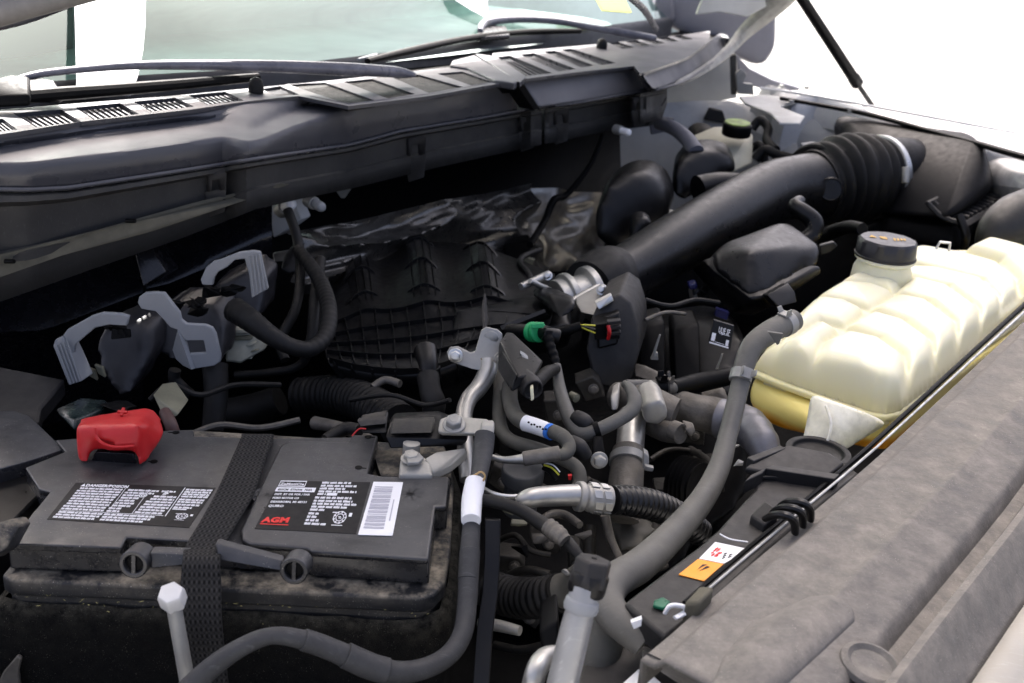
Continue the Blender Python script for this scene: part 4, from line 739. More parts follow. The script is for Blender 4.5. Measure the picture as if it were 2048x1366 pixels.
for h, r_ in ((0, 57), (.003, 58), (.022, 56), (.025, 52), (.0255, 20)):
    rows.append([cap_c+V((math.cos(a)*r_*kk*(1+.035*(max(0, math.cos(a*9))**6 if h > .004 else 0)), math.sin(a)*r_*kk*(1+.035*(max(0, math.cos(a*9))**6 if h > .004 else 0)), h)) for a in np.linspace(0, 2*math.pi, 72, endpoint=False)])
b.grid(rows, True); b.f.append(tuple(range(4*72, 5*72))); b.build('screw_cap', mat('cap_plastic', (.022, .022, .026), .38, bump=.2), tk, smooth=40)
b = MB(); b.lathe(cap_c-V((0, 0, .002)), (0, 0, 1), [(60*kk, 0), (60*kk, .004)], 36); b.build('cap_collar', blkd, tk, bev=.001)
oc = mat('faded_orange_print', (.55, .33, .06), .6, bump=0, var=.4, vs=600)
ct = cap_c+V((0, 0, .0262)); X_, Y_ = V((1, -.12, 0)).normalized(), V((.12, 1, 0)).normalized()
b = MB()
def flat(b, o, X, Y, poly): b.add([o+X*x+Y*y for x, y in poly], [tuple(range(len(poly)))])
flat(b, ct, X_, Y_, [(-.028, -.002), (-.017, -.004), (-.022, .010)]); flat(b, ct, X_, Y_, [(-.012, -.006), (-.002, -.007), (-.003, .006), (-.012, .007)])
for k in range(4): flat(b, ct, X_, Y_, [(.006+k*.005, -.010+k*.002), (.009+k*.005, -.010+k*.002), (.010+k*.005, .004+k*.001), (.007+k*.005, .004+k*.001)])
b.build('cap_symbols', oc, tk, smooth=0, flip=False)
b = MB(); b.tube([D(1872, 498, 1.42), D(1880, 484, 1.42), D(1900, 486, 1.42), D(1898, 502, 1.42)], 3, sub=1, seg=6); tag(b.build('spring_clip', steel, None), 'small bright wire clip behind the tank right of the black cap', 'clip')

# vent hose from the tank round to the radiator neck
vh = thing('coolant_hose', 'long grey coolant hose curving from the tank end down to the radiator neck', 'hose', P(1440, 960, -.02))
hpz = [D(1588, 640, 1.10), D(1540, 664, 1.07), D(1506, 692, 1.05), D(1489, 730, 1.035), D(1478, 780, 1.015), D(1456, 870, .97), D(1438, 935, .93), D(1404, 1000, .88), D(1340, 1075, .81), D(1280, 1130, .755), D(1232, 1160, .715), D(1212, 1195, .69), D(1230, 1235, .67), D(1290, 1285, .655)]
b = MB(); b.tube(hpz, [22, 24, 23, 21, 19, 19, 22, 25, 30, 34, 36, 37, 35, 31], seg=22, sub=8); b.build('hose_tube', grub, vh, smooth=60)
def clampring(p, ax, r_, wd, m, par, name='hose_clamp', ears=True, ev=V((0, 0, 1))):
    b = MB(); k = mpp(p); b.lathe(p-ax*wd/2, ax, [(r_*k, 0), (r_*k*1.07, 0), (r_*k*1.07, wd), (r_*k, wd)], 28)
    o = b.build(name, m, par, bev=.0004, seg=1)
    if ears:
        b = MB(); s = ax.cross(ev).normalized(); e = p+ev*r_*k*1.04
        for q in (-1, 1): b.prism([e+s*.004*q-ax*wd*.4, e+s*.004*q+ax*wd*.4, e+s*.007*q+ax*wd*.3+ev*.010, e+s*.007*q-ax*wd*.3+ev*.010], s*.0012)
        b.prism([e-s*.006-ax*wd*.5, e+s*.006-ax*wd*.5, e+s*.006+ax*wd*.5, e-s*.006+ax*wd*.5], ev*.003); b.build('clamp_ear', m, par, bev=.0004, seg=1)
    return o
clampring(D(1572, 648, 1.09), (hpz[0]-hpz[1]).normalized(), 23, .012, zinc, vh, ev=(V((-.3, -.3, .9))).normalized())
clampring(D(1482, 752, 1.025), (hpz[3]-hpz[4]).normalized(), 21, .012, zinc, vh, ev=(V((.2, -.7, .6))).normalized())
b = MB(); b.prism(Ys(1.035, (1536, 664), (1566, 668), (1558, 688), (1554, 690)), V((0, .004, 0))); b.build('tape_flap', grub, vh)
b = MB(); b.hull([D(1262, 1246, .62), D(1284, 1238, .62), D(1282, 1252, .62), D(1268, 1258, .62)], V((0, .004, 0))); b.build('paint_mark', whitep, vh)
b = MB(); b.tube([D(1210, 1225, .70), D(1200, 1290, .68), D(1165, 1400, .66)], [42, 46, 50], seg=22); tag(b.build('radiator_hose', grubd, None, smooth=60), 'fat dusty radiator hose dropping behind the hex capped service fitting', 'hose')
b = MB(); b.tube([D(1290, 1285, .655), D(1310, 1262, .66), D(1330, 1250, .67)], [30, 32, 28], seg=18); tag(b.build('radiator_neck', blkd, None, bev=.002), 'black radiator neck where the long grey hose ends', 'pipe neck')

# ============================================================ RADIATOR SUPPORT COVER (right foreground)
rc = thing('radiator_cover', 'dusty grey moulded radiator support cover filling the lower right corner', 'cover', P(1800, 1100, .0))
# cross sections from the bay edge outward, at stations running along the cover
def cs(e, k):  # station edge pixel e on plane z=.045, out to the front
    p = P(e[0], e[1], .045); out = V((.80, -.60, 0)); K = k
    prof = [(0, -.03), (0, -.008), (.010, -.007), (.013, -.004), (.016, .0), (.019, .001), (.067, .000), (.070, .0025), (.074, .003), (.078, .0005), (.110, -.001), (.115, -.005), (.120, -.016), (.130, -.018), (.134, -.006), (.137, .003), (.143, .005), (.147, .002), (.158, -.016), (.168, -.032), (.172, -.035)]
    return [p+out*a+V((0, 0, h)) for a, h in prof]
edge = [(1284, 1300), (1340, 1254), (1425, 1180), (1500, 1116), (1620, 1016), (1690, 958), (1760, 898), (1880, 788), (2048, 634), (2200, 495)]
E2 = []
for a, c in zip(edge, edge[1:]):
    for t in (0, .25, .5, .75): E2.append((a[0]+(c[0]-a[0])*t, a[1]+(c[1]-a[1])*t))
E2.append(edge[-1])
b = MB(); rows = [cs(e, 0) for e in E2]
def outer_row(e):
    p = P(e[0], e[1], .045); out = V((.80, -.60, 0)); return [p+out*a+V((0, 0, h)) for a, h in [(.168, -.040), (.176, -.030), (.184, -.028), (.196, -.031), (.202, -.036), (.21, -.036), (.25, -.052), (.32, -.09), (.42, -.16)]]
bo_ = MB(); bo_.grid([outer_row(e) for e in E2]); oo = bo_.build('outer_panel', mat('pale_dusty_outer_panel', (.30, .29, .265), .5, bump=.2, var=.12, vs=5, dust_sheen=.4, dcol=(.36, .34, .29), scr=.15), rc, smooth=60)
# raised pad near the lower left end and the recess round the bolt
for r_ in rows:
    for i, p in enumerate(r_): pass
b.grid(rows); q = len(b.v)
o = b.build('cover_panel', radm, rc, smooth=50); o.modifiers.new('s', 'SOLIDIFY').thickness = .0035; o.modifiers['s'].offset = -1
b = MB(); b.hull([P(1440, 1320, .046), P(1500, 1245, .047), P(1620, 1190, .048), P(1665, 1188, .050), P(1708, 1215, .050), P(1712, 1240, .046), P(1540, 1400, .046), P(1400, 1420, .046), P(1540, 1250, .056), P(1660, 1200, .057), P(1500, 1380, .056)], V((0, 0, -.008))); b.build('raised_pad', radm, rc, bev=.003, seg=3)
b = MB(); ce = P(1740, 1335, .040); b.lathe(ce, (.1, -.1, 1), [(.022, 0), (.021, .004), (.017, .006), (.014, .003), (.005, .003)], 28); b.build('bolt_well', radm, rc)
bolt(P(1750, 1345, .034), (0, 0, 1), .009, .006, deep, rc)
b = MB(); b.grid([[P(1285, 1300, .039), P(1470, 1390, .044), P(1560, 1450, .044)], [P(1285, 1306, .036), P(1465, 1398, .036), P(1555, 1460, .036)], [P(1285, 1320, .0), P(1440, 1420, .0), P(1540, 1480, .0)]]); b.build('cover_end', radm, rc, smooth=30)
# bright edge trim rail and black seal beside the cover
rl = thing('edge_rail', 'bright narrow metal rail along the bay side of the radiator cover', 'rail', P(1600, 980, .03))
b = MB(); pts = [P(x-5, y-5, .042) for x, y in E2[7:]]; b.tube(pts, [2.6]*len(pts), seg=8, sub=1); b.build('rail_bar', mat('pale_worn_metal', (.50, .50, .48), .45, metal=.2, bump=.3, bs=150, var=.3, vs=60), rl)
sl_ = MB(); pts = [P(x-14, y-11, .028) for x, y in E2[6:]]; sl_.tube(pts, [5]*len(pts), seg=8, sub=1); tag(sl_.build('rubber_seal', deep, None), 'black rubber seal along the bay side of the radiator cover', 'seal')
fc_ = thing('seal_clip', 'black ribbed clip wrapped over the edge rail in the middle of the cover edge', 'clip', P(1580, 1010, .05))
for k, (dx, dy) in enumerate(((-14, 12), (2, -2), (17, -14))):
    b = MB(); b.tube([P(1544+dx, 1026+dy, .046), P(1564+dx, 1018+dy, .056), P(1588+dx, 1020+dy, .060), P(1602+dx, 1032+dy, .054), P(1604+dx, 1054+dy, .040)], [8, 11, 11, 10, 8], seg=10, flat=.8); b.build('clip_loop', blk, fc_)
b = MB(); b.hull([P(1530, 1050, .03), P(1500, 1030, .03), P(1530, 1000, .04), P(1560, 1020, .04)], V((0, 0, -.012))); b.build('clip_base', blkd, fc_, bev=.002)
# black shelf (fan shroud top) between bay and cover, with warning sticker
sh = thing('fan_shroud', 'dusty black fan shroud shelf between the coolant hose and the radiator cover', 'shroud', P(1400, 1120, .0))
b = MB(); b.prism(Zs(.022, (1248, 1205), (1400, 1090), (1435, 1060), (1508, 980), (1520, 930), (1600, 900), (1690, 925), (1720, 948), (1580, 1060), (1440, 1190), (1330, 1275)), V((0, 0, -.02))); b.build('shelf', blkd, sh, bev=.003)
b = MB(); b.hull([P(1490, 935, .03), P(1530, 905, .03), P(1580, 890, .034), P(1660, 905, .034), P(1690, 925, .03), P(1640, 965, .024), P(1520, 950, .024)], V((0, 0, -.006))); b.build('shelf_step', blkd, sh, bev=.002)
b = MB(); pq = P(1632, 925, .006); b.lathe(pq, (0, 0, 1), [(.030, -.02), (.031, .008), (.033, .014), (.026, .0145), (.024, .010)], 28); b.build('rubber_cup', rub, sh, bev=.001)
for q_ in (((1528, 936), (1548, 930), (1680, 948), (1670, 958)), ((1490, 962), (1500, 950), (1534, 934), (1524, 946)), ((1494, 914), (1560, 890), (1572, 896), (1508, 922))):
    b = MB(); b.prism(Zs(.034, *q_), V((0, 0, -.014))); b.build('shelf_wall', blkd, sh, bev=.001)
b = MB(); b.tube([P(1500, 955, .026), P(1570, 955, .026), P(1660, 965, .026)], [3, 3, 3], seg=6); b.build('shelf_ridge', blkd, sh)
b = MB(); b.tube([P(1440, 1068, .026), P(1460, 1078, .026), P(1496, 1084, .026)], [1.6]*3, seg=6); b.build('white_line', whitep, sh)
b = MB(); q4 = Zs(.0225, (1430, 1085), (1496, 1099), (1448, 1128), (1398, 1118)); b.prism(q4, V((0, 0, .0006))); b.build('white_label', whitep, sh)
q5 = Zs(.0225, (1396, 1119), (1447, 1129), (1408, 1163), (1357, 1150)); b = MB(); b.prism(q5, V((0, 0, .0006))); b.build('orange_label', orange, sh)
def Q(q, u, v): return q[0].lerp(q[1], u).lerp(q[3].lerp(q[2], u), v)+V((0, 0, .0009))
b = MB()
for k in range(14):
    a = k*.9; u, v = .34+.13*math.cos(a), .45+.2*math.sin(a*1.3); b.add([Q(q4, u, v), Q(q4, u+.05, v+.05), Q(q4, u+.02, v+.16), Q(q4, u-.04, v+.08)], [(0, 1, 2, 3)])
b.build('red_warning_print', redt, sh, smooth=0, flip=False)
b = MB()
for k in range(5):
    u, v = .60+.06*k, .45+.12*(k % 3); b.add([Q(q4, u, v), Q(q4, u+.07, v), Q(q4, u+.04, v+.13), Q(q4, u-.01, v+.1)], [(0, 1, 2, 3)])
b.add([Q(q5, .36, .25), Q(q5, .52, .2), Q(q5, .44, .38), Q(q5, .40, .6)], [(0, 1, 2, 3)]); b.add([Q(q5, .55, .28), Q(q5, .7, .3), Q(q5, .5, .62)], [(0, 1, 2)]); b.build('black_warning_print', lblk, sh, smooth=0, flip=False)
b = MB(); b.hull([P(1308, 1200, .026), P(1325, 1193, .026), P(1342, 1202, .026), P(1328, 1216, .026), P(1306, 1210, .026)], V((0, 0, -.003))); tag(b.build('green_stopper', mat('dark_green_plastic', (.01, .12, .06), .3, bump=.1), None, bev=.001), 'small dark green stopper on the shelf near the hose end', 'stopper')
b = MB(); b.tube([P(1330, 1226, .034), P(1340, 1212, .040), P(1362, 1212, .040), P(1374, 1222, .036), P(1350, 1236, .034)], [7, 8, 8, 8, 6], seg=10, flat=.6); tag(b.build('white_clip', whitep, None), 'white plastic clip beside the green stopper', 'clip')
b = MB(); b.hull([P(1368, 1205, .045), P(1400, 1170, .045), P(1430, 1172, .05), P(1400, 1205, .05)], V((0, 0, -.02))); tag(b.build('foam_block', brown, None, bev=.003), 'ragged brown foam block wedged under the cover edge', 'foam block')
b = MB(); b.prism(Zs(-.02, (1235, 1375), (1276, 1338), (1290, 1336), (1340, 1380), (1300, 1420)), V((0, 0, -.004))); tag(b.build('white_card', whitep, None, bev=.001), 'corner of a white card at the bottom edge of the picture', 'card')
b = MB(); b.prism(Zs(-.03, (1180, 1300), (1290, 1290), (1500, 1380), (1600, 1500), (1100, 1500)), V((0, 0, -.01))); tag(b.build('lower_shelf', blkd, None, bev=.002), 'dusty lower shelf under the near end of the radiator cover', 'shelf')

# ============================================================ SERVICE FITTING with hex cap
sf = thing('service_fitting', 'pale grey metal service pipe standing upright with a black hexagonal cap', 'service fitting', D(1110, 1366, .60))
a_, c_ = D(1184, 1128, .615), D(1118, 1400, .585); ax = (a_-c_).normalized(); kk = mpp(a_)
b = MB(); b.tube([c_-ax*.02, D(1150, 1262, .600), D(1165, 1208, .606)], [32, 31, 27], seg=28, sub=4); b.build('pipe', mat('anodised_white_alloy', (.34, .34, .335), .38, metal=.4, bump=.3, bs=300, var=.06, scr=.2), sf, smooth=50)
b = MB(); b.lathe(D(1160, 1222, .604), ax, [(34*kk, 0), (36*kk, .003), (34*kk, .008), (30*kk, .009), (31*kk, .018), (28*kk, .02)], 28); b.build('white_ring', clipg, sf, bev=.0006)
b = MB(); b.lathe(D(1170, 1190, .61), ax, [(33*kk, 0), (38*kk, .002), (40*kk, .014), (37*kk, .017)], 28); 
for k in range(18):
    t = 2*math.pi*k/18
b.build('cap_skirt', blk, sf, bev=.001)
b = MB(); b.lathe(D(1176, 1168, .612), ax, [(42*kk, 0), (42*kk, .006), (39*kk, .008), (39*kk, .016), (36*kk, .018), (34*kk, .0185)], 6, .2); b.build('hex_cap', blkd, sf, bev=.0012)
tp = D(1181, 1128, .606); b = MB(); b.lathe(D(1176, 1168, .612)+ax*.0182, ax, [(6*kk, 0), (6*kk, .0008)], 12); b.build('cap_hole', deep, sf)
b = MB(); b.tube([D(1052, 1440, .62), D(1070, 1350, .625), D(1088, 1318, .64), D(1110, 1310, .65)], [22, 22, 22, 20], seg=20); tag(b.build('chromed_pipe', alu, None, smooth=60), 'bright metal pipe elbow left of the hex capped service pipe at the bottom', 'pipe')
b = MB(); b.hull([D(1078, 1262, .70), D(1116, 1240, .70), D(1120, 1300, .69), D(1085, 1320, .69)], V((0, .04, 0))); tag(b.build('valve_block', deep, None, bev=.003), 'small black valve block behind the service pipe', 'valve block')
# ============================================================ BATTERY
bt = thing('car_battery', 'black lead acid battery with printed labels and red AGM lettering', 'battery', P(440, 1110, -.2))
dnz = V((0, 0, -1))
lid = Zs(-.006, (16, 1092), (101, 986), (80, 980), (51, 938), (131, 906), (100, 880), (343, 866), (388, 864), (388, 877), (483, 880), (559, 876), (756, 873), (736, 950), (760, 954), (900, 956), (893, 1018), (872, 1018), (858, 1124), (624, 1108), (612, 1100), (500, 1096), (378, 1087), (256, 1080), (244, 1100))
b = MB(); c_ = sum(lid, V())/len(lid); b.frustum(lid, [c_+(p-c_)*1.004+V((0, 0, -.022)) for p in lid]); b.build('lid_base', batl, bt, bev=.0015)
lp = Zs(0, (16, 1087), (101, 983), (78, 978), (51, 935), (131, 903), (112, 880), (343, 860), (387, 859), (388, 872), (483, 875), (440, 985), (392, 1084), (371, 1081), (253, 1074), (242, 1095))
b = MB(); b.prism(lp, dnz*.0065); b.build('lid_panel', batl, bt, bev=.0012)
rp = Zs(0, (579, 880), (697, 884), (704, 869), (756, 870), (736, 946), (760, 951), (899, 953), (893, 1013), (871, 1013), (857, 1118), (624, 1102), (616, 1095), (500, 1087), (484, 1078), (481, 1060), (500, 1015), (560, 892))
b = MB(); b.prism(rp, dnz*.0065); b.build('lid_panel', batl, bt, bev=.0022, seg=3)
led = Zs(-.030, (3, 1150), (60, 1080), (60, 900), (400, 860), (890, 890), (908, 960), (902, 1090), (890, 1165), (870, 1187), (845, 1196), (440, 1178), (20, 1160))
b = MB(); c_ = sum(led, V())/len(led); b.frustum(led, [p+V((0, 0, -.016)) for p in led]); b.build('case_ledge', batd, bt, bev=.003, seg=3)
cs_ = [c_+(p-c_)*.975+V((0, 0, -.016)) for p in led]; b = MB(); b.frustum(cs_, [p+V((0, 0, -.15)) for p in cs_]); b.build('case', batd, bt)
# front carry handle with two end eyes
ey = {}
for x, y, r_ in ((272, 1124, 29), (591, 1137, 28)):
    p = D(x, y, .712); k = mpp(p); ax = V((-.05, -1, .18)).normalized()
    b = MB(); b.lathe(p-ax*.014, ax, [(r_*k, 0), (r_*k, .020), (r_*k*.68, .020), (r_*k*.64, .014), (r_*k*.1, .014)], 32); eyo = b.build('handle_eye', batl, bt, bev=.0008)
    b = MB(); q = p+ax*.001; s = V((1, 0, 0)); u = ax.cross(s); b.lathe(q-ax*.001, ax, [(r_*k*.55, 0), (r_*k*.55, .0025), (r_*k*.4, .003)], 20); b.build('handle_pin', deep, eyo)
    b = MB(); b.prism([q+s*.0015+u*.009+ax*.003, q-s*.0015+u*.009+ax*.003, q-s*.0015-u*.009+ax*.003, q+s*.0015-u*.009+ax*.003], ax*.0012); b.build('pin_slot', batl, eyo)
b = MB(); b.hull([D(298, 1105, .716), D(380, 1108, .72), D(380, 1130, .716), D(298, 1138, .712)], V((0, .01, 0))); b.build('handle_bar', batl, bt, bev=.002)
b = MB(); b.hull([D(430, 1086, .722), D(566, 1122, .716), D(566, 1142, .712), D(430, 1118, .715)], V((0, .008, 0))); b.build('handle_bar', batl, bt, bev=.002)
# vent plugs
for x, y in ((188, 963), (310, 968), (409, 973), (536, 992), (821, 990)):
    p = P(x, y, -.0012); b = MB(); k = .0155
    b.lathe(p, (0, 0, 1), [(k, 0), (k, .0006), (k*.93, .0012), (k*.9, .0006), (k*.3, .0005), (k*.28, .0012)], 32); vpo = b.build('vent_plug', batl, bt, bev=.0002, seg=1)
    for q in range(4):
        a = q*math.pi/4+.3; d = V((math.cos(a), math.sin(a), 0)); s = V((-d.y, d.x, 0))*.0007; b = MB(); z = V((0, 0, .0006))
        b.prism([p+d*k*.75+s+z, p+d*k*.75-s+z, p-d*k*.75-s+z, p-d*k*.75+s+z], V((0, 0, .0006))); b.build('plug_rib', batl, vpo, smooth=0)
for x, y, dx, dy in ((352, 865, -16, 0), (308, 923, -12, 0), (736, 874, 14, 1), (717, 935, 16, 2)):
    p = P(x, y, .0003); b = MB(); b.lathe(p, (0, 0, 1), [(.0035, 0), (.0035, .0003)], 16); q = P(x+dx, y+dy, .0002); s = V((0, .0006, 0)); b.prism([p+s, q+s, q-s, p-s], V((0, 0, .0003))); b.build('keyhole', deep, bt, smooth=0)
# left warning label
def lab(q, name, m, z=.0004):
    b = MB(); b.prism([p+V((0, 0, z)) for p in q], V((0, 0, -.0003))); return b.build(name, m, bt, smooth=0)
LQ = Zs(0, (152, 966), (432, 976), (378, 1056), (94, 1039)); lab(LQ, 'warning_label', lblk)
def LP(q, u, v, z=.00055): return q[0].lerp(q[1], u).lerp(q[3].lerp(q[2], u), v)+V((0, 0, z))
def rectp(b, q, u0, v0, u1, v1, z=.00055): b.add([LP(q, u0, v0, z), LP(q, u0, v1, z), LP(q, u1, v1, z), LP(q, u1, v0, z)], [(0, 1, 2, 3)])
rn = random.Random(8)
def words(b, q, u0, u1, v, h, wmin=.02, wmax=.055, gap=.005, jit=1):
    u = u0
    while u < u1-.008:
        wd = min(rn.uniform(wmin, wmax), u1-u); 
        if jit:
            n = max(int(wd/.0075), 1)
            for k in range(n):
                a = u+wd*k/n; hh = h*rn.uniform(.75, 1); g = wd/n*.14; rectp(b, q, a, v+h-hh*1.12, a+wd/n-g, v+h)
        else: rectp(b, q, u, v, u+wd, v+h)
        u += wd+gap
b = MB()
for v, rng in ((.13, [(.06, .36), (.40, .62), (.64, .74)]), (.20, [(.05, .36), (.39, .60), (.66, .70)]), (.27, [(.05, .36), (.39, .50), (.61, .77)]), (.34, [(.05, .36), (.39, .52), (.60, .77)]), (.41, [(.05, .35), (.39, .50), (.58, .77)]), (.48, [(.05, .35), (.38, .51), (.58, .77)]),
               (.55, [(.05, .35), (.37, .50), (.57, .77)]), (.62, [(.04, .35), (.36, .46), (.57, .76)]), (.69, [(.04, .34), (.36, .45), (.56, .76)]), (.78, [(.04, .35), (.36, .72)]), (.845, [(.035, .34), (.36, .70)]), (.91, [(.03, .32), (.36, .66)]),
               (.06, [(.80, .99)]), (.12, [(.80, .99)]), (.18, [(.80, .99)]), (.24, [(.80, .99)]), (.32, [(.80, .98)]), (.38, [(.80, .98)]), (.45, [(.80, .97)]), (.52, [(.80, .93)])):
    for u0, u1 in rng: words(b, LQ, u0, u1, v, .046)
rectp(b, LQ, .035, .755, .77, .765); rectp(b, LQ, .782, .03, .788, .77); rectp(b, LQ, .372, .08, .376, .76); rectp(b, LQ, .545, .12, .549, .76); rectp(b, LQ, .80, .575, .90, .60)
def ringp(b, q, u, v, r0, r1, asp=1.75, n=24):
    for k in range(n):
        a0, a1 = 2*math.pi*k/n, 2*math.pi*(k+1)/n
        pt = lambda r, a: LP(q, u+r*math.cos(a), v+r*asp*math.sin(a))
        b.add([pt(r0, a0), pt(r0, a1), pt(r1, a1), pt(r1, a0)], [(0, 3, 2, 1)])
ringp(b, LQ, .53, .28, .022, .030); 
for k in range(7): a = k*.9; rectp(b, LQ, .53+.012*math.cos(a)-.004, .28+.02*math.sin(a)-.01, .53+.012*math.cos(a)+.004, .28+.02*math.sin(a)+.012)
b.add([LP(LQ, .66, .22), LP(LQ, .68, .12), LP(LQ, .70, .22)], [(0, 1, 2)])
def recyc(b, q, u, v, s):
    ringp(b, q, u, v, .34*s, .42*s); ringp(b, q, u, v, .62*s, .70*s, n=9)
    for k in range(9):
        a = 2*math.pi*k/9; cu, cv = u+.55*s*math.cos(a), v+.55*1.75*s*math.sin(a); rectp(b, q, cu-.07*s, cv-.13*s, cu+.07*s, cv+.13*s)
    rectp(b, q, u-.16*s, v-.2*s, u+.1*s, v-.05*s); rectp(b, q, u-.1*s, v+.05*s, u+.18*s, v+.22*s); rectp(b, q, u-.6*s, v+1.42*s, u+.5*s, v+1.55*s)
    rectp(b, q, u+.85*s, v-.9*s, u+1.15*s, v-.2*s); rectp(b, q, u-.9*s, v-1.0*s, u-.4*s, v-.8*s)
recyc(b, LQ, .90, .75, .062)
b.build('label_print', printw, bt, smooth=0, flip=False)
xv = (LQ[1]-LQ[0]).normalized(); yv = (LQ[0]-LQ[3]).normalized()
text_mesh('DANGER/POISON', LP(LQ, .085, .10), xv, yv, .0062, 'label_lettering', printw, bt, w=(LQ[1]-LQ[0]).length*.30, bold=.0003)
b = MB(); b.add([LP(LQ, .05, .10), LP(LQ, .068, .02), LP(LQ, .082, .10)], [(0, 2, 1)]); b.build('label_triangle', printw, bt, smooth=0, flip=False)
# right maker's label
RQ = Zs(0, (560, 962), (741, 965), (712, 1068), (509, 1058)); lab(RQ, 'maker_label', lblk)
b = MB()
rectp(b, RQ, .005, .145, .43, .24)
rectp(b, RQ, .01, .0, .30, .02); rectp(b, RQ, .01, .11, .30, .13); rectp(b, RQ, .01, .0, .018, .13); rectp(b, RQ, .292, .0, .30, .13)
for v, u0, u1 in ((.01, .47, .80), (.075, .47, .86), (.135, .47, .76), (.195, .47, .88), (.25, .47, .56), (.325, .46, .85), (.39, .46, .87), (.45, .46, .92), (.51, .46, .83), (.57, .46, .62), (.645, .46, .57), (.71, .46, .56), (.775, .46, .59), (.84, .46, .68)): words(b, RQ, u0, u1, v, .042, .03, .08, .012)
rectp(b, RQ, .57, .245, .68, .30); recyc(b, RQ, .79, .72, .10)
b.build('label_print', printw, bt, smooth=0, flip=False)
xv = (RQ[1]-RQ[0]).normalized(); yv = (RQ[0]-RQ[3]).normalized(); W_ = (RQ[1]-RQ[0]).length
def tx(s, u, v, size, w_, m=printw, bold=.0002, name='label_lettering'): text_mesh(s, LP(RQ, u, v, .0007), xv, yv, size, name, m, bt, w=W_*w_, bold=bold)
tx('ZaMotiCie', .025, .10, .0058, .26); tx('850CM  ETN/H6  760A', .03, .22, .0048, .37, lblk)
tx('DIST. BY OR FOR / PAR', .02, .32, .0045, .38); tx('FORD MOTOR CO', .02, .40, .0045, .28); tx('DEARBORN, MI 48121', .02, .48, .0045, .38); tx('QUIRO', .02, .57, .0052, .16)
tx('AGM', .035, .875, .0115, .27, redt, .0006, 'red_lettering')
b = MB(); rectp(b, RQ, .03, .90, .31, .915, .0007); b.build('red_underline', redt, bt, smooth=0, flip=False)
# bar code sticker
BQ = Zs(0, (747, 965), (806, 966), (785, 1073), (716, 1071)); cB = sum(BQ, V())/4
b = MB(); b.prism([p+V((0, 0, .0009)) for p in BQ], V((0, 0, -.0005))); bso = b.build('barcode_sticker', whitep, bt, smooth=0)
b = MB(); v = .10; rb = random.Random(3)
while v < .88:
    h = rb.choice([.012, .02, .03, .045]); rectp(b, BQ, .10, v, .70, min(v+h, .89), .0012); v += h+rb.choice([.008, .012, .02])
b.build('barcode', greyb, bso, smooth=0, flip=False)
b = MB(); rectp(b, BQ, .80, .35, .84, .75, .0012); b.build('barcode_digits', greyb, bso, smooth=0, flip=False)
# terminal recess and post
b = MB(); b.hull([P(745, 900, -.018), P(900, 905, -.018), P(902, 955, -.018), P(762, 952, -.018)], V((0, 0, -.01))); b.build('terminal_recess', batd, bt)
b = MB(); b.lathe(P(822, 925, -.012), (0, 0, 1), [(.009, 0), (.0085, .022), (.006, .023)], 20); b.build('terminal_post', lead, bt)
# felt sleeve round the case
fs = thing('insulation_sleeve', 'fuzzy black insulation sleeve speckled with dry leaf bits around the battery case', 'sleeve', P(440, 1300, -.25))
def off(k, z): return [c_+(p-c_)*k+V((0, 0, z)) for p in led]
b = MB(); rs_ = []
for s, z in ((1.0, -.022), (1.035, -.024), (1.06, -.034), (1.07, -.050), (1.05, -.09), (1.03, -.25)):
    ring = resample(off(s, z)+[off(s, z)[0]], 60)[:-1]; rs_.append([p+V((noise.noise(p*40)*.003, noise.noise(p*43+V((5, 5, 5)))*.003, noise.noise(p*30)*.002)) for p in ring])
b.grid(rs_, True); b.build('felt_wrap', felt, fs, smooth=60)
leafm = mat('dry_leaf', (.42, .38, .16), .8, bump=0, var=.3)
for i in range(46):
    x = rn.choice([rn.uniform(20, 320), rn.uniform(445, 880)]); y = 1208+x*.028+abs(rn.gauss(0, 16)); s = rn.uniform(1.5, 5)*(2.2 if i < 8 else 1)
    p = P(x, y, -.055+.0)+V((0, -.001, .012)); a = rn.uniform(0, 3.1); d = V((math.cos(a), .3*math.sin(a), .3*math.sin(a)))*s*mpp(p)*1.2; e = V((0, .35, .8))*mpp(p)*rn.uniform(.5, 1.1)
    b = MB(); b.add([p-d, p-e, p+d, p+e], [(0, 1, 2, 3)]); o = b.build('leaf_bit', leafm, fs, smooth=0)
# hold-down strap
sp2 = thing('hold_down_strap', 'black woven strap running over the battery and down its front', 'strap', P(440, 1000, .0))
stp = [((483, 545), 868, -.012), ((483, 547), 873, .003), ((462, 530), 920, .004), ((432, 508), 985, .0045), ((402, 477), 1040, .0045), ((371, 447), 1092, .002)]
rows = []
for (xa, xb), y, z in stp: rows.append((P(xa, y+2, z), P(xb, y+2, z)))
for xa, xb, y, Y in ((366, 440, 1120, .709), (362, 442, 1165, .699), (362, 442, 1205, .690), (366, 444, 1250, .684), (376, 450, 1310, .683), (388, 460, 1400, .683)): rows.append((D(xa, y, Y), D(xb, y, Y)))
R2_ = []
for i in range(len(rows)-1):
    for t in np.linspace(0, 1, 8, endpoint=False):
        def cr_(k):
            p0, p1, p2, p3 = [rows[min(max(i+j, 0), len(rows)-1)][k] for j in (-1, 0, 1, 2)]
            return 0.5*((2*p1)+(p2-p0)*t+(2*p0-5*p1+4*p2-p3)*t*t+(3*p1-p0-3*p2+p3)*t**3)
        R2_.append((cr_(0), cr_(1)))
b = MB(); uvs = []; L_ = 0; N_x = 12
g_ = []
for i, (a, c) in enumerate(R2_):
    if i: L_ += (a-R2_[i-1][0]).length
    g_.append([a.lerp(c, k/N_x) for k in range(N_x+1)]); uvs += [(k/N_x, L_) for k in range(N_x+1)]
b.grid(g_); wm = bpy.data.materials.new('woven_webbing'); wm.use_nodes = True; t_ = wm.node_tree; N_, L2 = t_.nodes, t_.links; pb = N_['Principled BSDF']
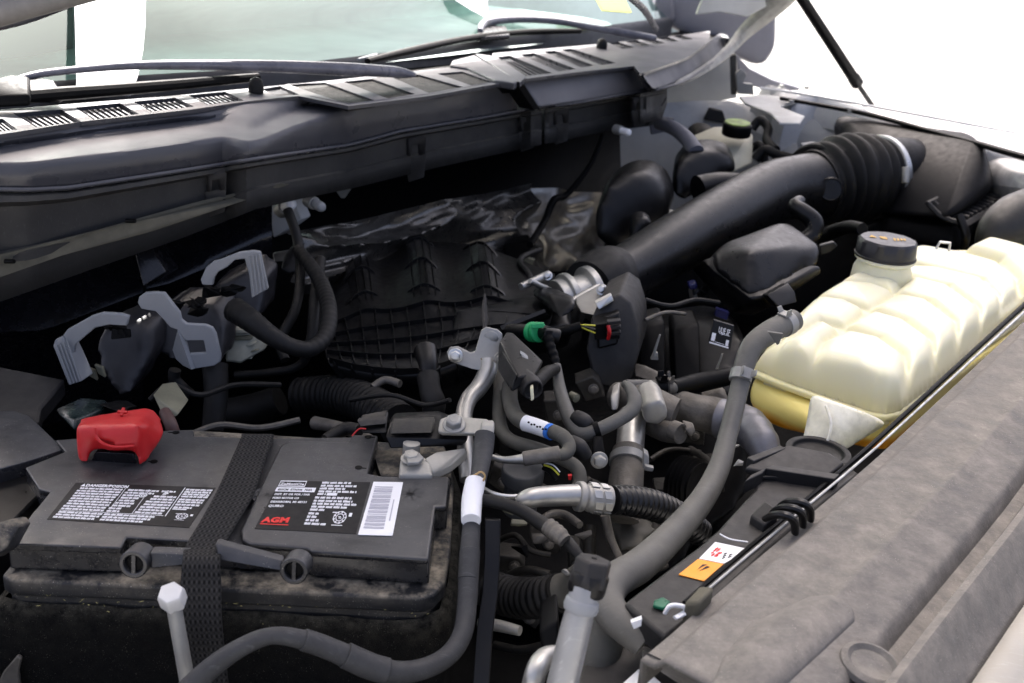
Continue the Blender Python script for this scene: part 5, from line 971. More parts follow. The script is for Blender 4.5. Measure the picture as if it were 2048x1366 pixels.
uvn = N_.new('ShaderNodeUVMap'); sx_ = N_.new('ShaderNodeSeparateXYZ'); L2.new(uvn.outputs[0], sx_.inputs[0])
def mth(op, a, b_=None):
    n = N_.new('ShaderNodeMath'); n.operation = op
    for i, q in enumerate((a, b_)):
        if q is None: continue
        if isinstance(q, (int, float)): n.inputs[i].default_value = q
        else: L2.new(q, n.inputs[i])
    return n.outputs[0]
su = mth('SINE', mth('MULTIPLY', sx_.outputs[0], 2*math.pi*8)); sv = mth('SINE', mth('MULTIPLY', sx_.outputs[1], 2*math.pi/.0062))
h_ = mth('ADD', mth('MULTIPLY', su, .35), mth('MULTIPLY', mth('MULTIPLY', su, sv), .65)); bp = N_.new('ShaderNodeBump'); bp.inputs['Strength'].default_value = .9; bp.inputs['Distance'].default_value = .0009
L2.new(h_, bp.inputs['Height']); L2.new(bp.outputs[0], pb.inputs['Normal']); mr = N_.new('ShaderNodeMapRange'); mr.inputs[1].default_value = -.8; mr.inputs[2].default_value = .8; L2.new(h_, mr.inputs[0])
mxc = N_.new('ShaderNodeMix'); mxc.data_type = 'RGBA'; L2.new(mr.outputs[0], mxc.inputs[0]); mxc.inputs[6].default_value = (.003, .003, .003, 1); mxc.inputs[7].default_value = (.042, .041, .040, 1)
L2.new(mxc.outputs[2], pb.inputs['Base Color']); pb.inputs['Roughness'].default_value = .8; pb.inputs['Specular IOR Level'].default_value = .2
ob = b.build('webbing', wm, sp2, smooth=180, uv=uvs, flip=False); md = ob.modifiers.new('s', 'SOLIDIFY'); md.thickness = .0022; md.offset = 0
# long zinc bolt
zb = thing('hold_down_bolt', 'long pale hex headed bolt standing in front of the battery beside the strap', 'bolt', D(385, 1400, .665))
a_, c_2 = D(345, 1196, .665), D(383, 1410, .655); ax = (a_-c_2).normalized(); kk = mpp(a_)
b = MB(); b.tube([c_2, a_], [15, 15], sub=1, seg=24); b.build('shank', zinc, zb, smooth=50)
hx = V((-.03, -.38, .92)).normalized(); b = MB(); b.lathe(a_-hx*.002, hx, [(24*kk, -.006), (27.5*kk, -.004), (27.5*kk, .007), (25*kk, .010), (23*kk, .0105)], 6, .35); b.build('hex_head', mat('pale_zinc_head', (.62, .62, .61), .5, metal=.2, bump=.3, bs=500, bd=.0003, var=.06), zb, bev=.0012)
# red terminal cover
rt = thing('terminal_cover', 'bright red plastic cover over the positive battery terminal', 'terminal cover', P(220, 930, 0))
Yc = .90
b = MB(); f0 = lambda x, y, dy=0: D(x, y, Yc+dy)
b.hull([f0(151, 850, -.03), f0(163, 833, 0), f0(295, 814, .02), f0(279, 848, -.035), f0(153, 900, -.035), f0(279, 905, -.04), f0(262, 906, -.04), f0(190, 898, -.035), f0(312, 818, .03), f0(326, 842, .02), f0(331, 862, .0), f0(318, 890, -.02)])
b.hull([f0(151, 850, -.032), f0(180, 850, -.034), f0(182, 926, -.045), f0(155, 928, -.045), f0(160, 905, -.02)])
b.hull([f0(268, 850, -.036), f0(280, 848, -.038), f0(326, 842, .02), f0(331, 864, .0), f0(300, 922, -.03), f0(283, 936, -.045), f0(272, 934, -.046)])
b.hull([f0(180, 850, -.034), f0(270, 848, -.038), f0(270, 898, -.045), f0(200, 898, -.045), f0(186, 878, -.04)])
b.build('cover_shell', redp, rt, remesh=.0024, sm=6)
b = MB(); b.tube([f0(190, 856, -.040), f0(192, 872, -.042), f0(204, 886, -.045), f0(230, 894, -.047), f0(268, 892, -.047)], [2.5, 3, 3.5, 3, 2.5], seg=8); b.build('moulded_ridge', redp, rt)
b = MB(); b.hull([f0(178, 928, -.034), f0(190, 904, -.036), f0(268, 908, -.038), f0(273, 934, -.034)], V((0, .02, 0))); b.build('terminal_block', gloss, rt, bev=.001)
pc_ = f0(246, 832, -.006)+V((0, 0, .0035)); b = MB(); s = .0045
for u, v_ in (((1, 0, 0), (0, .3, .1)), ((0, .8, .5), (.3, 0, 0))): u, v_ = V(u), V(v_); b.prism([pc_-u*s-v_*s, pc_+u*s-v_*s, pc_+u*s+v_*s, pc_-u*s+v_*s], V((0, -.001, .002)))
b.build('plus_mark', redp, rt)
b = MB(); b.hull([D(112, 818, .97), D(162, 796, 1.0), D(196, 800, 1.0), D(210, 815, .98), D(150, 838, .93), D(148, 862, .92), D(120, 832, .95)], V((0, .02, -.01))); o = b.build('fuse_block', mat('dark_green_black_plastic', (.010, .018, .018), .25, bump=.2), None, bev=.002); tag(o, 'dark glossy fuse block behind the red terminal cover', 'fuse block')
b = MB(); b.hull([D(196, 808, .98), D(240, 800, 1.0), D(262, 812, .98), D(240, 826, .96)], V((0, .02, -.01))); tag(b.build('cable_lug', deep, None, bev=.002), 'black cable lug beside the glossy fuse block', 'lug')
b = MB(); b.hull([D(306, 790, 1.02), D(334, 786, 1.03), D(360, 824, 1.0), D(352, 834, .99), D(322, 824, 1.0)], V((0, .03, 0))); tag(b.build('relay_plug', beige, None, bev=.006), 'olive beige relay plug right of the red cover', 'plug')
b = MB(); b.tube([D(330, 825, 1.0), D(342, 850, .98), D(350, 880, .98)], [12, 13, 13]); tag(b.build('brown_cable', mat('red_brown_sheath', (.09, .05, .045), .5), None), 'brown sheathed cable below the olive plug', 'cable')
# battery tray pieces on the left
ty = thing('battery_tray', 'dark dusty plastic tray pieces left of the battery', 'battery tray', P(30, 950, -.05))
b = MB(); b.prism([D(-80, 720, 1.08), D(0, 735, 1.08), D(130, 758, 1.06), D(82, 815, 1.0), D(78, 842, .97), D(-80, 850, .97)], V((0, 0, -.02))); b.build('tray_back', blkd, ty, bev=.003)
b = MB(); b.hull([P(-80, 822, .0), P(30, 822, .0), P(60, 832, .0), P(128, 898, -.004), P(50, 925, -.006), P(-80, 960, -.006)], V((0, 0, -.02))); b.build('tray_shelf', batl, ty, bev=.003)
b = MB(); b.hull([P(-60, 960, -.02), P(48, 940, -.02), P(85, 985, -.02), P(20, 1050, -.02), P(-60, 1070, -.02)], V((0, 0, -.06))); b.build('tray_wall', blk, ty, bev=.003)
b = MB(); b.hull([D(-20, 1050, .70), D(28, 1036, .72), D(38, 1050, .71), D(10, 1100, .69), D(-20, 1120, .69)], V((0, .02, -.01))); b.build('tray_lug', batd, ty, bev=.002)
b = MB(); b.prism(Ys(.70, (-20, 1400), (6, 1345), (34, 1312), (42, 1318), (36, 1345), (42, 1400)), V((0, .004, 0))); tag(b.build('pale_bracket', MAT['oily_dark_casting'] if 'oily_dark_casting' in MAT else castd, None, bev=.001), 'pale bracket at the bottom left corner below the battery', 'bracket')

# ============================================================ NEGATIVE TERMINAL CLAMP, SENSOR
tc_ = thing('terminal_clamp', 'dull tin negative terminal clamp bolted to the right rear of the battery', 'terminal clamp', P(825, 925, .0))
b = MB(); b.hull([P(797, 950, .004), P(800, 918, .010), P(815, 908, .012), P(845, 908, .012), P(862, 925, .010), P(866, 950, .004)], V((0, 0, -.014))); b.build('clamp_ring', lead, tc_, remesh=.0015, sm=3)
b = MB(); b.hull([P(848, 918, .012), P(870, 905, .012), P(930, 896, .012), P(936, 902, .008), P(900, 930, .004), P(866, 945, .004)], V((0, 0, -.010))); b.build('clamp_arm', lead, tc_, bev=.002)
bolt(P(822, 918, .011), (0, -.1, 1), .0075, .007, lead, tc_)
b = MB(); b.hull([P(812, 905, .016), P(838, 904, .016), P(848, 915, .016), P(838, 924, .016), P(815, 925, .016)], V((0, 0, -.004))); b.build('washer_plate', zinc, tc_, bev=.001)
se = thing('battery_sensor', 'black current sensor block with plug on the battery terminal', 'sensor', P(830, 890, .02))
b = MB(); b.hull([D(776, 852, .945), D(786, 842, .95), D(872, 838, .955), D(888, 845, .955), D(930, 862, .94), D(936, 880, .93), D(925, 892, .93), D(780, 898, .925), D(772, 875, .93)], V((0, .02, 0))); b.build('sensor_body', blk, se, bev=.002)
b = MB(); b.hull([D(784, 846, .938), D(870, 842, .945), D(866, 866, .93), D(778, 868, .928)], V((0, .01, 0))); b.build('dusty_top', flange, se, bev=.002)
b = MB(); b.hull([D(716, 846, .95), D(772, 836, .955), D(776, 868, .94), D(724, 868, .94)], V((0, .02, 0))); plo = b.build('plug', blk, se, bev=.002)
b = MB(); b.prism([D(714, 842, .945), D(770, 838, .95), D(774, 848, .945), D(720, 854, .94)], V((0, .008, 0))); b.build('plug_latch', blkd, plo, bev=.001)
b = MB(); b.tube([D(704, 872, .93), D(718, 858, .935), D(732, 858, .935)], 1.6, seg=6); b.build('red_wire', redp, se)
b = MB(); b.tube([D(650, 880, .96), D(690, 858, .98), D(720, 860, .97)], [12, 14, 12], seg=12); b.build('plug_lead', rub, se)
bk_ = thing('cable_lug_bracket', 'pale cast bus bracket with a bolt above the negative terminal', 'bracket', D(930, 850, .92))
b = MB(); b.hull([D(876, 862, .925), D(880, 838, .94), D(895, 832, .945), D(975, 838, .94), D(988, 852, .925), D(988, 868, .915), D(884, 866, .92)], V((0, .006, -.006))); b.build('plate', lead, bk_, bev=.002)
b = MB(); b.hull([D(962, 850, .92), D(988, 850, .92), D(988, 872, .912), D(960, 872, .912)], V((0, .012, 0))); b.build('plate_bend', lead, bk_, bev=.002)
bolt(D(908, 850, .925), (0, -.35, .93), .0085, .009, zinc, bk_)
# main cable with tape and white tag
mc = thing('battery_cable', 'thick grey cloth taped battery cable looping down and across the front of the battery', 'cable', D(940, 1150, .80))
b = MB(); b.tube([D(970, 868, .91), D(966, 900, .895), D(958, 950, .86), D(948, 990, .83), D(943, 1050, .795), D(938, 1130, .76), D(934, 1210, .73), D(924, 1270, .705), D(895, 1312, .685), D(845, 1338, .67), D(790, 1344, .66), D(730, 1330, .655), D(670, 1302, .65), D(600, 1278, .645), D(540, 1272, .64), D(480, 1296, .635), D(420, 1338, .63), D(370, 1388, .625)], [20, 21, 17, 18, 18, 21, 20, 20, 20, 21, 22, 25, 22, 19, 17, 19, 22, 26], seg=18); b.build('sheath', tape, mc, smooth=60)
for pts, r_ in ((((606, 1279, .644), (640, 1290, .648), (672, 1303, .65)), 22), (((690, 1310, .651), (740, 1332, .654), (775, 1342, .656)), 26), (((940, 1100, .77), (936, 1160, .748)), 21)):
    b = MB(); b.tube(T(*pts), r_, seg=14); b.build('tape_wrap', tape, mc, smooth=40, bev=.0006)
b = MB(); b.tube([D(951, 962, .835), D(944, 1000, .815), D(942, 1042, .79)], [20, 21, 20], seg=16); b.build('white_tag', whitep, mc, bev=.0005)
b = MB(); b.tube([D(946, 952, .835), D(962, 944, .83), D(970, 952, .83), D(966, 962, .83)], 2, seg=6); b.build('tan_string', mat('tan_string', (.45, .30, .13), .7), mc)
b = MB(); b.ribbon([D(985, 1040, .80), D(984, 1120, .78), D(980, 1190, .76), D(970, 1260, .74), D(960, 1400, .70)], [V((.007, 0, 0))]*5, [V((0, -.004, 0))]*5); tag(b.build('plastic_strip', blk, None, bev=.001), 'flat black plastic strip standing right of the taped cable', 'strip')
# ============================================================ ECU CONNECTORS with grey levers (left)
cnl = [('left', [(186, 690), (205, 655), (270, 640), (296, 660), (298, 720), (262, 790), (235, 800), (196, 745)], 1.10), ('mid', [(296, 640), (340, 608), (430, 610), (446, 660), (440, 735), (340, 712), (300, 712)], 1.13), ('right', [(412, 600), (420, 575), (500, 535), (530, 560), (520, 640), (470, 655), (430, 620)], 1.18)]
labs = ['left of three black engine control connectors, with hooked grey lever', 'middle of three black engine control connectors, under a long grey lever with square hole', 'right of three black engine control connectors, under an arched grey lever']
CT = []
for (nm, q, Y), lb in zip(cnl, labs):
    t = thing('connector_block', lb, 'connector', D(q[0][0], q[0][1], Y), 'engine control connectors'); CT.append(t)
    b = MB(); b.hull([D(x, y, Y+.0008*(800-y)*.4) for x, y in q], V((.01, .05, .01))); b.build('boot', mat('soft_black_boot', (.018, .018, .021), .36, bump=.3, dust_sheen=.06, dcol=DUST) if nm == 'left' else MAT['soft_black_boot'], t, remesh=.004, sm=6)
    r2 = random.Random(len(nm))
    for k in range(5):
        x0, y0 = q[1][0]+r2.uniform(0, 60), q[1][1]+r2.uniform(-12, 14); p = D(x0, y0, Y-.002); b = MB(); b.hull([p+V((r2.uniform(-.014, .014), r2.uniform(-.008, .012), r2.uniform(-.008, .008))) for _ in range(8)]); b.build('boot_fold', deep, t, bev=.001)
def lever(outl, Y, par, th=.006, ribs=None):
    b = MB(); b.prism([D(x, y, Y) for x, y in outl], V((0, th, 0))); return b.build('lever', clipg, par, bev=.0012, smooth=40)
lever([(258, 633), (253, 652), (218, 650), (190, 656), (150, 690), (140, 760), (137, 770), (106, 692), (110, 680), (124, 674), (134, 660), (184, 632), (205, 626), (240, 628)], 1.065, CT[0])
b = MB(); b.prism([D(106, 692, 1.062), D(124, 672, 1.062), D(164, 762, 1.055), D(138, 771, 1.055)], V((.004, .022, 0))); lva = b.build('lever_side', clipg, CT[0], bev=.001)
for k in range(4): b = MB(); b.tube([D(113+k*7, 690-k*3, 1.060), D(142+k*6, 768-k*2, 1.053)], 1.6, sub=1, seg=6); b.build('lever_rib', clipg, lva)
lever([(275, 606), (278, 594), (290, 586), (310, 585), (328, 586), (359, 626), (362, 640), (372, 648), (410, 650), (424, 656), (431, 668), (441, 711), (440, 724), (428, 732), (383, 739), (371, 700), (371, 682), (377, 708), (412, 706), (407, 681), (371, 682), (355, 660), (340, 655), (327, 640), (311, 623), (296, 621), (282, 618)], 1.09, CT[1])
b = MB(); b.prism([D(355, 660, 1.089), D(383, 739, 1.085), D(366, 731, 1.10), D(352, 718, 1.105), D(345, 700, 1.11)], V((.003, .004, 0))); b.build('lever_side', clipg, CT[1])
lvb = lever([(401, 560), (412, 535), (427, 523), (440, 520), (478, 505), (506, 502), (520, 504), (536, 578), (503, 597), (498, 550), (489, 518), (470, 520), (455, 534), (436, 544), (428, 556), (425, 571), (404, 570)], 1.14, CT[2])
for k in range(4): b = MB(); b.tube([D(498+k*7, 512-k*1, 1.136), D(508+k*7, 592-k*4, 1.132)], 1.6, sub=1, seg=6); b.build('lever_rib', clipg, lvb)
for x, y, Y in ((196, 742, 1.09), (180, 748, 1.09)): b = MB(); b.hull([D(x-8, y-12, Y), D(x+8, y-6, Y), D(x+14, y+14, Y), D(x, y+6, Y)], V((0, .006, 0))); b.build('latch', beige, CT[0], bev=.001)
# harness looms
lm = thing('wiring_harness', 'thick black wiring looms curling from the right control connector round to the manifold', 'wiring harness', D(600, 650, 1.2))
for pts, r_ in ((((470, 620, 1.15), (500, 640, 1.13), (540, 670, 1.12), (580, 692, 1.12), (620, 698, 1.13), (652, 670, 1.16), (658, 620, 1.2), (644, 570, 1.26), (620, 530, 1.3), (596, 500, 1.34)), [26, 24, 20, 17, 17, 17, 17, 16, 14, 12]),
                (((575, 420, 1.40), (590, 460, 1.38), (598, 500, 1.36), (600, 560, 1.3), (590, 620, 1.25), (560, 680, 1.22), (570, 720, 1.2)), 10),
                (((640, 520, 1.34), (630, 600, 1.25), (622, 680, 1.2), (600, 730, 1.2), (540, 745, 1.2), (470, 750, 1.2)), [12, 12, 11, 9, 8, 8]),
                (((430, 730, 1.12), (432, 790, 1.1), (425, 860, 1.08)), [26, 24, 22]), (((350, 740, 1.1), (350, 760, 1.1), (380, 790, 1.1)), 12)):
    b = MB(); b.tube(T(*pts), r_, rib=(40, .03) if len(pts) > 8 else None); b.build('loom', rub, lm, smooth=60)
b = MB(); b.hull([D(570, 500, 1.42), D(600, 498, 1.42), D(610, 540, 1.4), D(575, 560, 1.38), D(550, 545, 1.38)], V((0, .04, 0))); b.build('loom_branch', rub, lm, remesh=.005, sm=5)
b = MB(); b.hull([D(545, 508, 1.44), D(582, 502, 1.45), D(584, 520, 1.44), D(548, 524, 1.43)], V((0, .01, 0))); tag(b.build('foil_patch', foil, None, bev=.001), 'small shiny foil patch above the looms', 'foil patch')
# cream gear-like part between connector and loom
ge = thing('cream_socket', 'cream ribbed plastic socket half hidden below the black looms', 'socket', D(490, 690, 1.22))
b = MB(); b.hull([D(450, 650, 1.22), D(500, 655, 1.22), D(535, 680, 1.23), D(530, 700, 1.22), D(480, 728, 1.2), D(450, 724, 1.2)], V((0, .03, 0))); b.build('socket_body', mat('cream_nylon', (.36, .36, .29), .5, bump=.2), ge, bev=.003)
for k in range(5): b = MB(); b.prism([D(452, 660+k*14, 1.212), D(500+6*k % 20, 658+k*14, 1.212), D(504, 666+k*13, 1.21), D(452, 668+k*14, 1.21)], V((0, .012, 0))); b.build('socket_rib', MAT['cream_nylon'] if k % 2 == 0 else beige, ge, bev=.001)
# big dark ribbed duct below the looms
b = MB(); b.tube([D(600, 790, 1.2), D(680, 790, 1.17), D(740, 810, 1.12), D(800, 850, 1.06)], [36, 40, 42, 44], seg=24, rib=(22, .07)); o = b.build('ribbed_hose', rub, None, smooth=60); tag(o, 'dim ribbed rubber hose running behind the battery', 'hose')
b = MB(); b.tube([D(560, 800, 1.22), D(500, 820, 1.22), D(420, 830, 1.2)], [30, 32, 30], seg=20); tag(b.build('dark_pipe', rub, None), 'dark pipe in shadow behind the battery strap', 'pipe')
b = MB(); b.tube([D(630, 846, 1.05), D(690, 858, 1.02), D(740, 880, .99)], [14, 12, 11], seg=14); tag(b.build('thin_pipe', castd, None), 'thin dull pipe in shadow just behind the battery', 'pipe')
b = MB(); b.tube([D(745, 775, 1.12), D(770, 760, 1.13), D(800, 768, 1.12)], [8, 8, 8]); tag(b.build('hose_band', castd, None), 'dull band on the ribbed hose behind the battery', 'band')
# pipe with tee in front of the manifold barrel
pt_ = thing('breather_pipe', 'black breather elbow hanging in front of the manifold barrel', 'pipe', D(855, 800, 1.1))
b = MB(); b.tube([D(850, 700, 1.12), D(856, 726, 1.10), D(858, 750, 1.09)], [24, 20, 18], seg=18); b.build('stub', blk, pt_, bev=.002)
b = MB(); b.tube([D(856, 752, 1.085), D(860, 780, 1.07), D(868, 810, 1.06), D(862, 840, 1.06)], [23, 22, 24, 20], seg=18); b.build('elbow', rub, pt_)
for y in (736, 750): b = MB(); b.lathe(D(857, y, 1.094), V((.05, -.1, -.9)), [(21*mpp(D(857, y, 1.09)), 0), (21*mpp(D(857, y, 1.09)), .004)], 20); b.build('ridge', blk, pt_)

# ============================================================ GREEN QUICK CONNECT
gq = thing('quick_connector', 'black hose elbow with bright green locking collar', 'connector', D(1090, 665, 1.16))
b = MB(); b.tube([D(1020, 662, 1.2), D(1060, 664, 1.17), D(1100, 666, 1.14)], [15, 16, 14], seg=18); b.build('barrel', blk, gq)
b = MB(); b.tube([D(1096, 666, 1.14), D(1100, 690, 1.13), D(1108, 715, 1.12), D(1112, 735, 1.11)], [12, 11, 11, 9], seg=14, rib=(5, .15)); b.build('elbow', deep, gq)
b = MB(); b.lathe(D(1086, 666, 1.142), V((1, .1, -.25)), [(15*mpp(D(1086, 666, 1.142)), 0), (16*mpp(D(1086, 666, 1.142)), .018), (14*mpp(D(1086, 666, 1.142)), .02)], 20); b.build('end_cap', blk, gq, bev=.001)
p = D(1066, 664, 1.158); k = mpp(p); axg = (D(1100, 666, 1.14)-D(1060, 664, 1.17)).normalized()
for o_, ln in ((-.004, .007), (.007, .006)):
    b = MB(); b.lathe(p+axg*o_, axg, [(18*k, 0), (20.5*k, .001), (20.5*k, ln), (18*k, ln+.001)], 28); b.build('green_collar', green, gq, bev=.0006)
b = MB(); b.hull([D(1062, 648, 1.142), D(1088, 646, 1.142), D(1088, 656, 1.14), D(1062, 658, 1.14)], V((0, .004, 0))); b.build('green_tab', green, gq, bev=.001)

# ============================================================ BRACKET + COOLANT STEEL PIPE
br = thing('steel_bracket', 'grey steel bracket with three ears and bolts holding the metal pipe', 'bracket', D(960, 720, 1.08))
b = MB(); b.prism([D(962, 662, 1.09), D(972, 655, 1.09), D(994, 660, 1.09), D(1004, 668, 1.09), D(1006, 684, 1.088), D(998, 712, 1.075), D(994, 748, 1.06), D(988, 752, 1.06), D(962, 742, 1.06), D(944, 738, 1.06), D(912, 728, 1.065), D(898, 718, 1.068), D(893, 706, 1.07), D(900, 695, 1.075), D(916, 694, 1.075), D(940, 706, 1.072), D(950, 704, 1.074)], V((0, .004, 0))); b.build('plate', zinc, br, bev=.0012, smooth=40)
bolt(D(911, 711, 1.064), (0, -1, .25), .0062, .008, steel, br); bolt(D(998, 716, 1.066), (.5, -.9, .25), .005, .008, bare, br)
b = MB(); b.lathe(D(982, 676, 1.086), (0, -1, .1), [(.0085, 0), (.0075, .0015), (.001, .002)], 20); b.build('pressed_dimple', zinc, br, smooth=60)
mp = thing('coolant_pipe', 'satin stainless coolant pipe bending down behind the battery sensor', 'pipe', D(950, 790, 1.05))
b = MB(); b.tube([D(976, 722, 1.075), D(974, 745, 1.065), D(958, 775, 1.05), D(938, 798, 1.03), D(928, 830, 1.0), D(930, 880, .96), D(935, 960, .92)], [19, 19, 18, 17, 17, 17, 16], seg=22); b.build('tube', alu, mp, smooth=60)
b = MB(); b.lathe(D(978, 714, 1.077), V((-.05, -.1, -1)), [(21*mpp(D(978, 720, 1.07)), 0), (22*mpp(D(978, 720, 1.07)), .004), (20*mpp(D(978, 720, 1.07)), .010)], 24); b.build('brazed_collar', mat('brown_brazing', (.24, .18, .10), .5, metal=.4), mp, bev=.001)
mo = thing('black_module', 'wedge shaped black plastic module hung on the steel bracket', 'module', D(1040, 740, 1.04))
b = MB(); b.hull([D(1000, 682, 1.07), D(1012, 684, 1.07), D(1076, 745, 1.02), D(1072, 750, 1.0), D(1036, 752, .99), D(1034, 756, .99), D(1026, 784, .985), D(1020, 782, .985), D(994, 740, 1.03), D(996, 700, 1.06)], V((.006, .03, 0))); b.build('body', duct, mo, bev=.002)
b = MB(); b.prism([D(1006, 702, 1.035), D(1034, 748, .985), D(1026, 776, .98), D(998, 738, 1.025)], V((-.001, -.001, 0))); b.build('side_panel', blkd, mo, bev=.001)
b = MB(); b.hull([D(1040, 706, 1.045), D(1050, 712, 1.04), D(1058, 720, 1.035), D(1048, 720, 1.035)], V((0, .008, 0))); b.build('pale_clip', clipg, mo, bev=.001)
kn = thing('cut_hose_end', 'black flanged knob with a pale cream insert below the wedge module', 'hose end', D(1065, 785, 1.0))
p = D(1068, 786, .985); b = MB(); b.lathe(p+V((-.012, .03, .004)), V((.35, -.9, -.05)), [(22*mpp(p), 0), (24*mpp(p), .02), (22*mpp(p), .03), (18*mpp(p), .031), (16*mpp(p), .024)], 26); b.build('cup', blkd, kn, bev=.001)
b = MB(); b.hull([D(1060, 778, .975), D(1066, 776, .975), D(1068, 800, .97), D(1062, 803, .97)], V((0, .01, 0))); b.build('cream_insert', mat('cream_plastic', (.62, .60, .42), .5), kn, bev=.001)
b = MB(); b.tube([D(1112, 738, 1.09), D(1096, 744, 1.06), D(1078, 760, 1.03), D(1062, 772, 1.01)], [10, 13, 15, 20], seg=14); b.build('sleeve', rub, kn)

# ============================================================ SMALL HOSES
def hose(name, lab, pts, r, m, cat='hose', **k):
    b = MB(); b.tube(T(*pts), r, seg=k.pop('seg', 18), **k); return tag(b.build(name, m, None, smooth=60), lab, cat)
hose('grey_hose', 'V shaped grey rubber hose dipping below the green collar connector', [(1114, 730, 1.10), (1120, 780, 1.07), (1136, 830, 1.03), (1152, 858, 1.01), (1172, 868, 1.0), (1200, 858, 1.0), (1240, 838, 1.01), (1262, 822, 1.02), (1270, 804, 1.03), (1262, 780, 1.05), (1250, 768, 1.07)], [8, 13, 15, 15, 15, 14, 14, 15, 15, 12, 8], grub, sub=8)
clampring(D(1194, 860, 1.0), V((.9, .1, .35)).normalized(), 16, .006, deep, bpy.data.objects['grey_hose'], 'cable_tie', ears=False)
hose('black_hose', 'dark heater hose bending right under the wedge module, with a printed white band', [(1020, 770, 1.06), (1020, 800, 1.03), (1030, 830, .99), (1052, 846, .97), (1090, 858, .95), (1124, 872, .93), (1138, 892, .92), (1130, 908, .91), (1100, 912, .90), (1050, 916, .89)], [16, 16, 16, 16, 15, 15, 14, 13, 12, 12], grubd, sub=8)
hb2 = bpy.data.objects['black_hose']
q = [D(1054, 832, .945), D(1104, 852, .925), D(1096, 872, .915), D(1048, 853, .935)]
b = MB(); b.tube([D(1050, 846, .968), D(1076, 854, .957), D(1100, 863, .943)], [16.5, 16.2, 15.8], seg=20); b.build('printed_band', whitep, hb2, smooth=60)
b = MB(); b.tube([D(1098, 862, .944), D(1104, 865, .94)], [16.4, 16.2], sub=1, seg=20); b.build('blue_band', mat('bright_blue_band', (.03, .18, .65), .5, bump=0), hb2, smooth=60)
b = MB()
for k in range(7):
    t = k/7; p = D(1056+t*40, 842+t*16+2*(k % 2), .944-.02*t); s = mpp(p); b.prism([p, p+V((4*s, 0, -1.5*s)), p+V((3*s, 0, -5*s)), p+V((-1*s, 0, -4*s))], V((0, -.0005, 0)))
b.build('band_print', lblk, hb2, smooth=0)
hose('heater_hose', 'long brownish grey hose curving low behind the metal crimp fittings', [(1000, 740, 1.10), (998, 800, 1.05), (1000, 850, 1.0), (1020, 880, .97), (1080, 900, .95), (1130, 920, .93), (1156, 940, .92), (1158, 970, .91), (1140, 990, .90)], [11, 13, 14, 14, 14, 14, 14, 14, 12], grubd, sub=8)
cr_1 = thing('crimped_line', 'bright metal line with crimped sleeve entering the dark hose', 'metal line', D(1000, 920, .89))
b = MB(); b.tube([D(975, 912, .90), D(1010, 920, .895), D(1052, 918, .89)], [6, 7, 12], seg=14); b.build('line', alu, cr_1)
b = MB(); b.tube([D(1046, 918, .89), D(1120, 906, .893)], [15, 15], sub=1, seg=20); b.build('sleeve', castd, cr_1, bev=.001)
cr_2 = thing('refrigerant_pipe', 'satin aluminium pipe with crimp collar leading into a black corrugated hose', 'pipe', D(1120, 990, .85))
b = MB(); b.tube([D(1038, 1005, .84), D(1060, 996, .84), D(1100, 992, .85), D(1155, 990, .86)], [14, 20, 21, 22], seg=24); b.build('tube', alu, cr_2, smooth=60)
ax = (D(1220, 1000, .87)-D(1150, 992, .86)).normalized(); p = D(1152, 992, .86); k = mpp(p)
b = MB(); b.lathe(p, ax, [(22*k, 0), (30*k, .001), (31*k, .006), (26*k, .009), (26*k, .011), (29*k, .013), (29*k, .034), (27*k, .035)], 28); b.build('crimp_collar', bare, cr_2, bev=.0008)
for j in range(8):
    a = j*math.pi/4; u = V((0, 0, 1)); s = ax.cross(u).normalized(); b = MB(); r_ = 29.5*k; d = s*math.cos(a)+u*math.sin(a); e = s*-math.sin(a)+u*math.cos(a)
    b.prism([p+ax*.015+d*r_+e*.004, p+ax*.023+d*r_+e*.004, p+ax*.023+d*r_-e*.004, p+ax*.015+d*r_-e*.004], d*.0008)
    b.prism([p+ax*.0255+d*r_+e*.004, p+ax*.033+d*r_+e*.004, p+ax*.033+d*r_-e*.004, p+ax*.0255+d*r_-e*.004], d*.0008); b.build('crimp_facet', alu, cr_2, bev=.0003, seg=1)
b = MB(); b.tube([D(1222, 1000, .872), D(1262, 1002, .885), D(1310, 1012, .90), D(1360, 1035, .915), D(1400, 1065, .93)], [30, 32, 32, 30, 28], seg=26, rib=(20, .13)); o = b.build('corrugated_hose', mat('glossy_black_rubber', (.010, .010, .010), .3, bump=.1), None, smooth=75); tag(o, 'glossy black corrugated hose right of the crimp collar', 'hose')
hose('thin_line', 'thin shiny metal line running from the white tag to the aluminium pipe', [(962, 975, .83), (985, 988, .84), (1020, 994, .85), (1060, 990, .86)], [6, 6, 6, 5], steel, 'metal line', seg=10)
hose('taped_cable', 'black taped cable sweeping from the white tag down to the hex capped fitting', [(965, 1000, .82), (1000, 1006, .81), (1040, 1020, .80), (1080, 1045, .79), (1112, 1068, .775), (1140, 1090, .76), (1160, 1115, .75)], [13, 13, 13, 15, 17, 13, 10], rub, 'cable')
b = MB(); b.tube([D(1096, 1052, .772), D(1118, 1070, .762), D(1130, 1082, .757)], [18, 19, 15], seg=14, rib=(4, .1)); b.build('split_loom', castd, bpy.data.objects['taped_cable'])
hose('cooler_elbow', 'big fluted black hose low in the bay left of the hex cap', [(980, 1180, .86), (1030, 1195, .84), (1080, 1195, .82), (1120, 1185, .81)], [40, 42, 42, 40], rub, rib=(12, .1), seg=26)
hose('cooler_joint', 'brown grey end of the low fluted hose', [(1100, 1190, .815), (1140, 1175, .81), (1170, 1150, .80)], [38, 34, 30], grubd)
hose('lower_pipe', 'short bare metal pipe low in the dark right of the plastic strip', [(960, 1245, .80), (1000, 1252, .79), (1040, 1262, .78)], [12, 12, 10], bare, 'pipe')
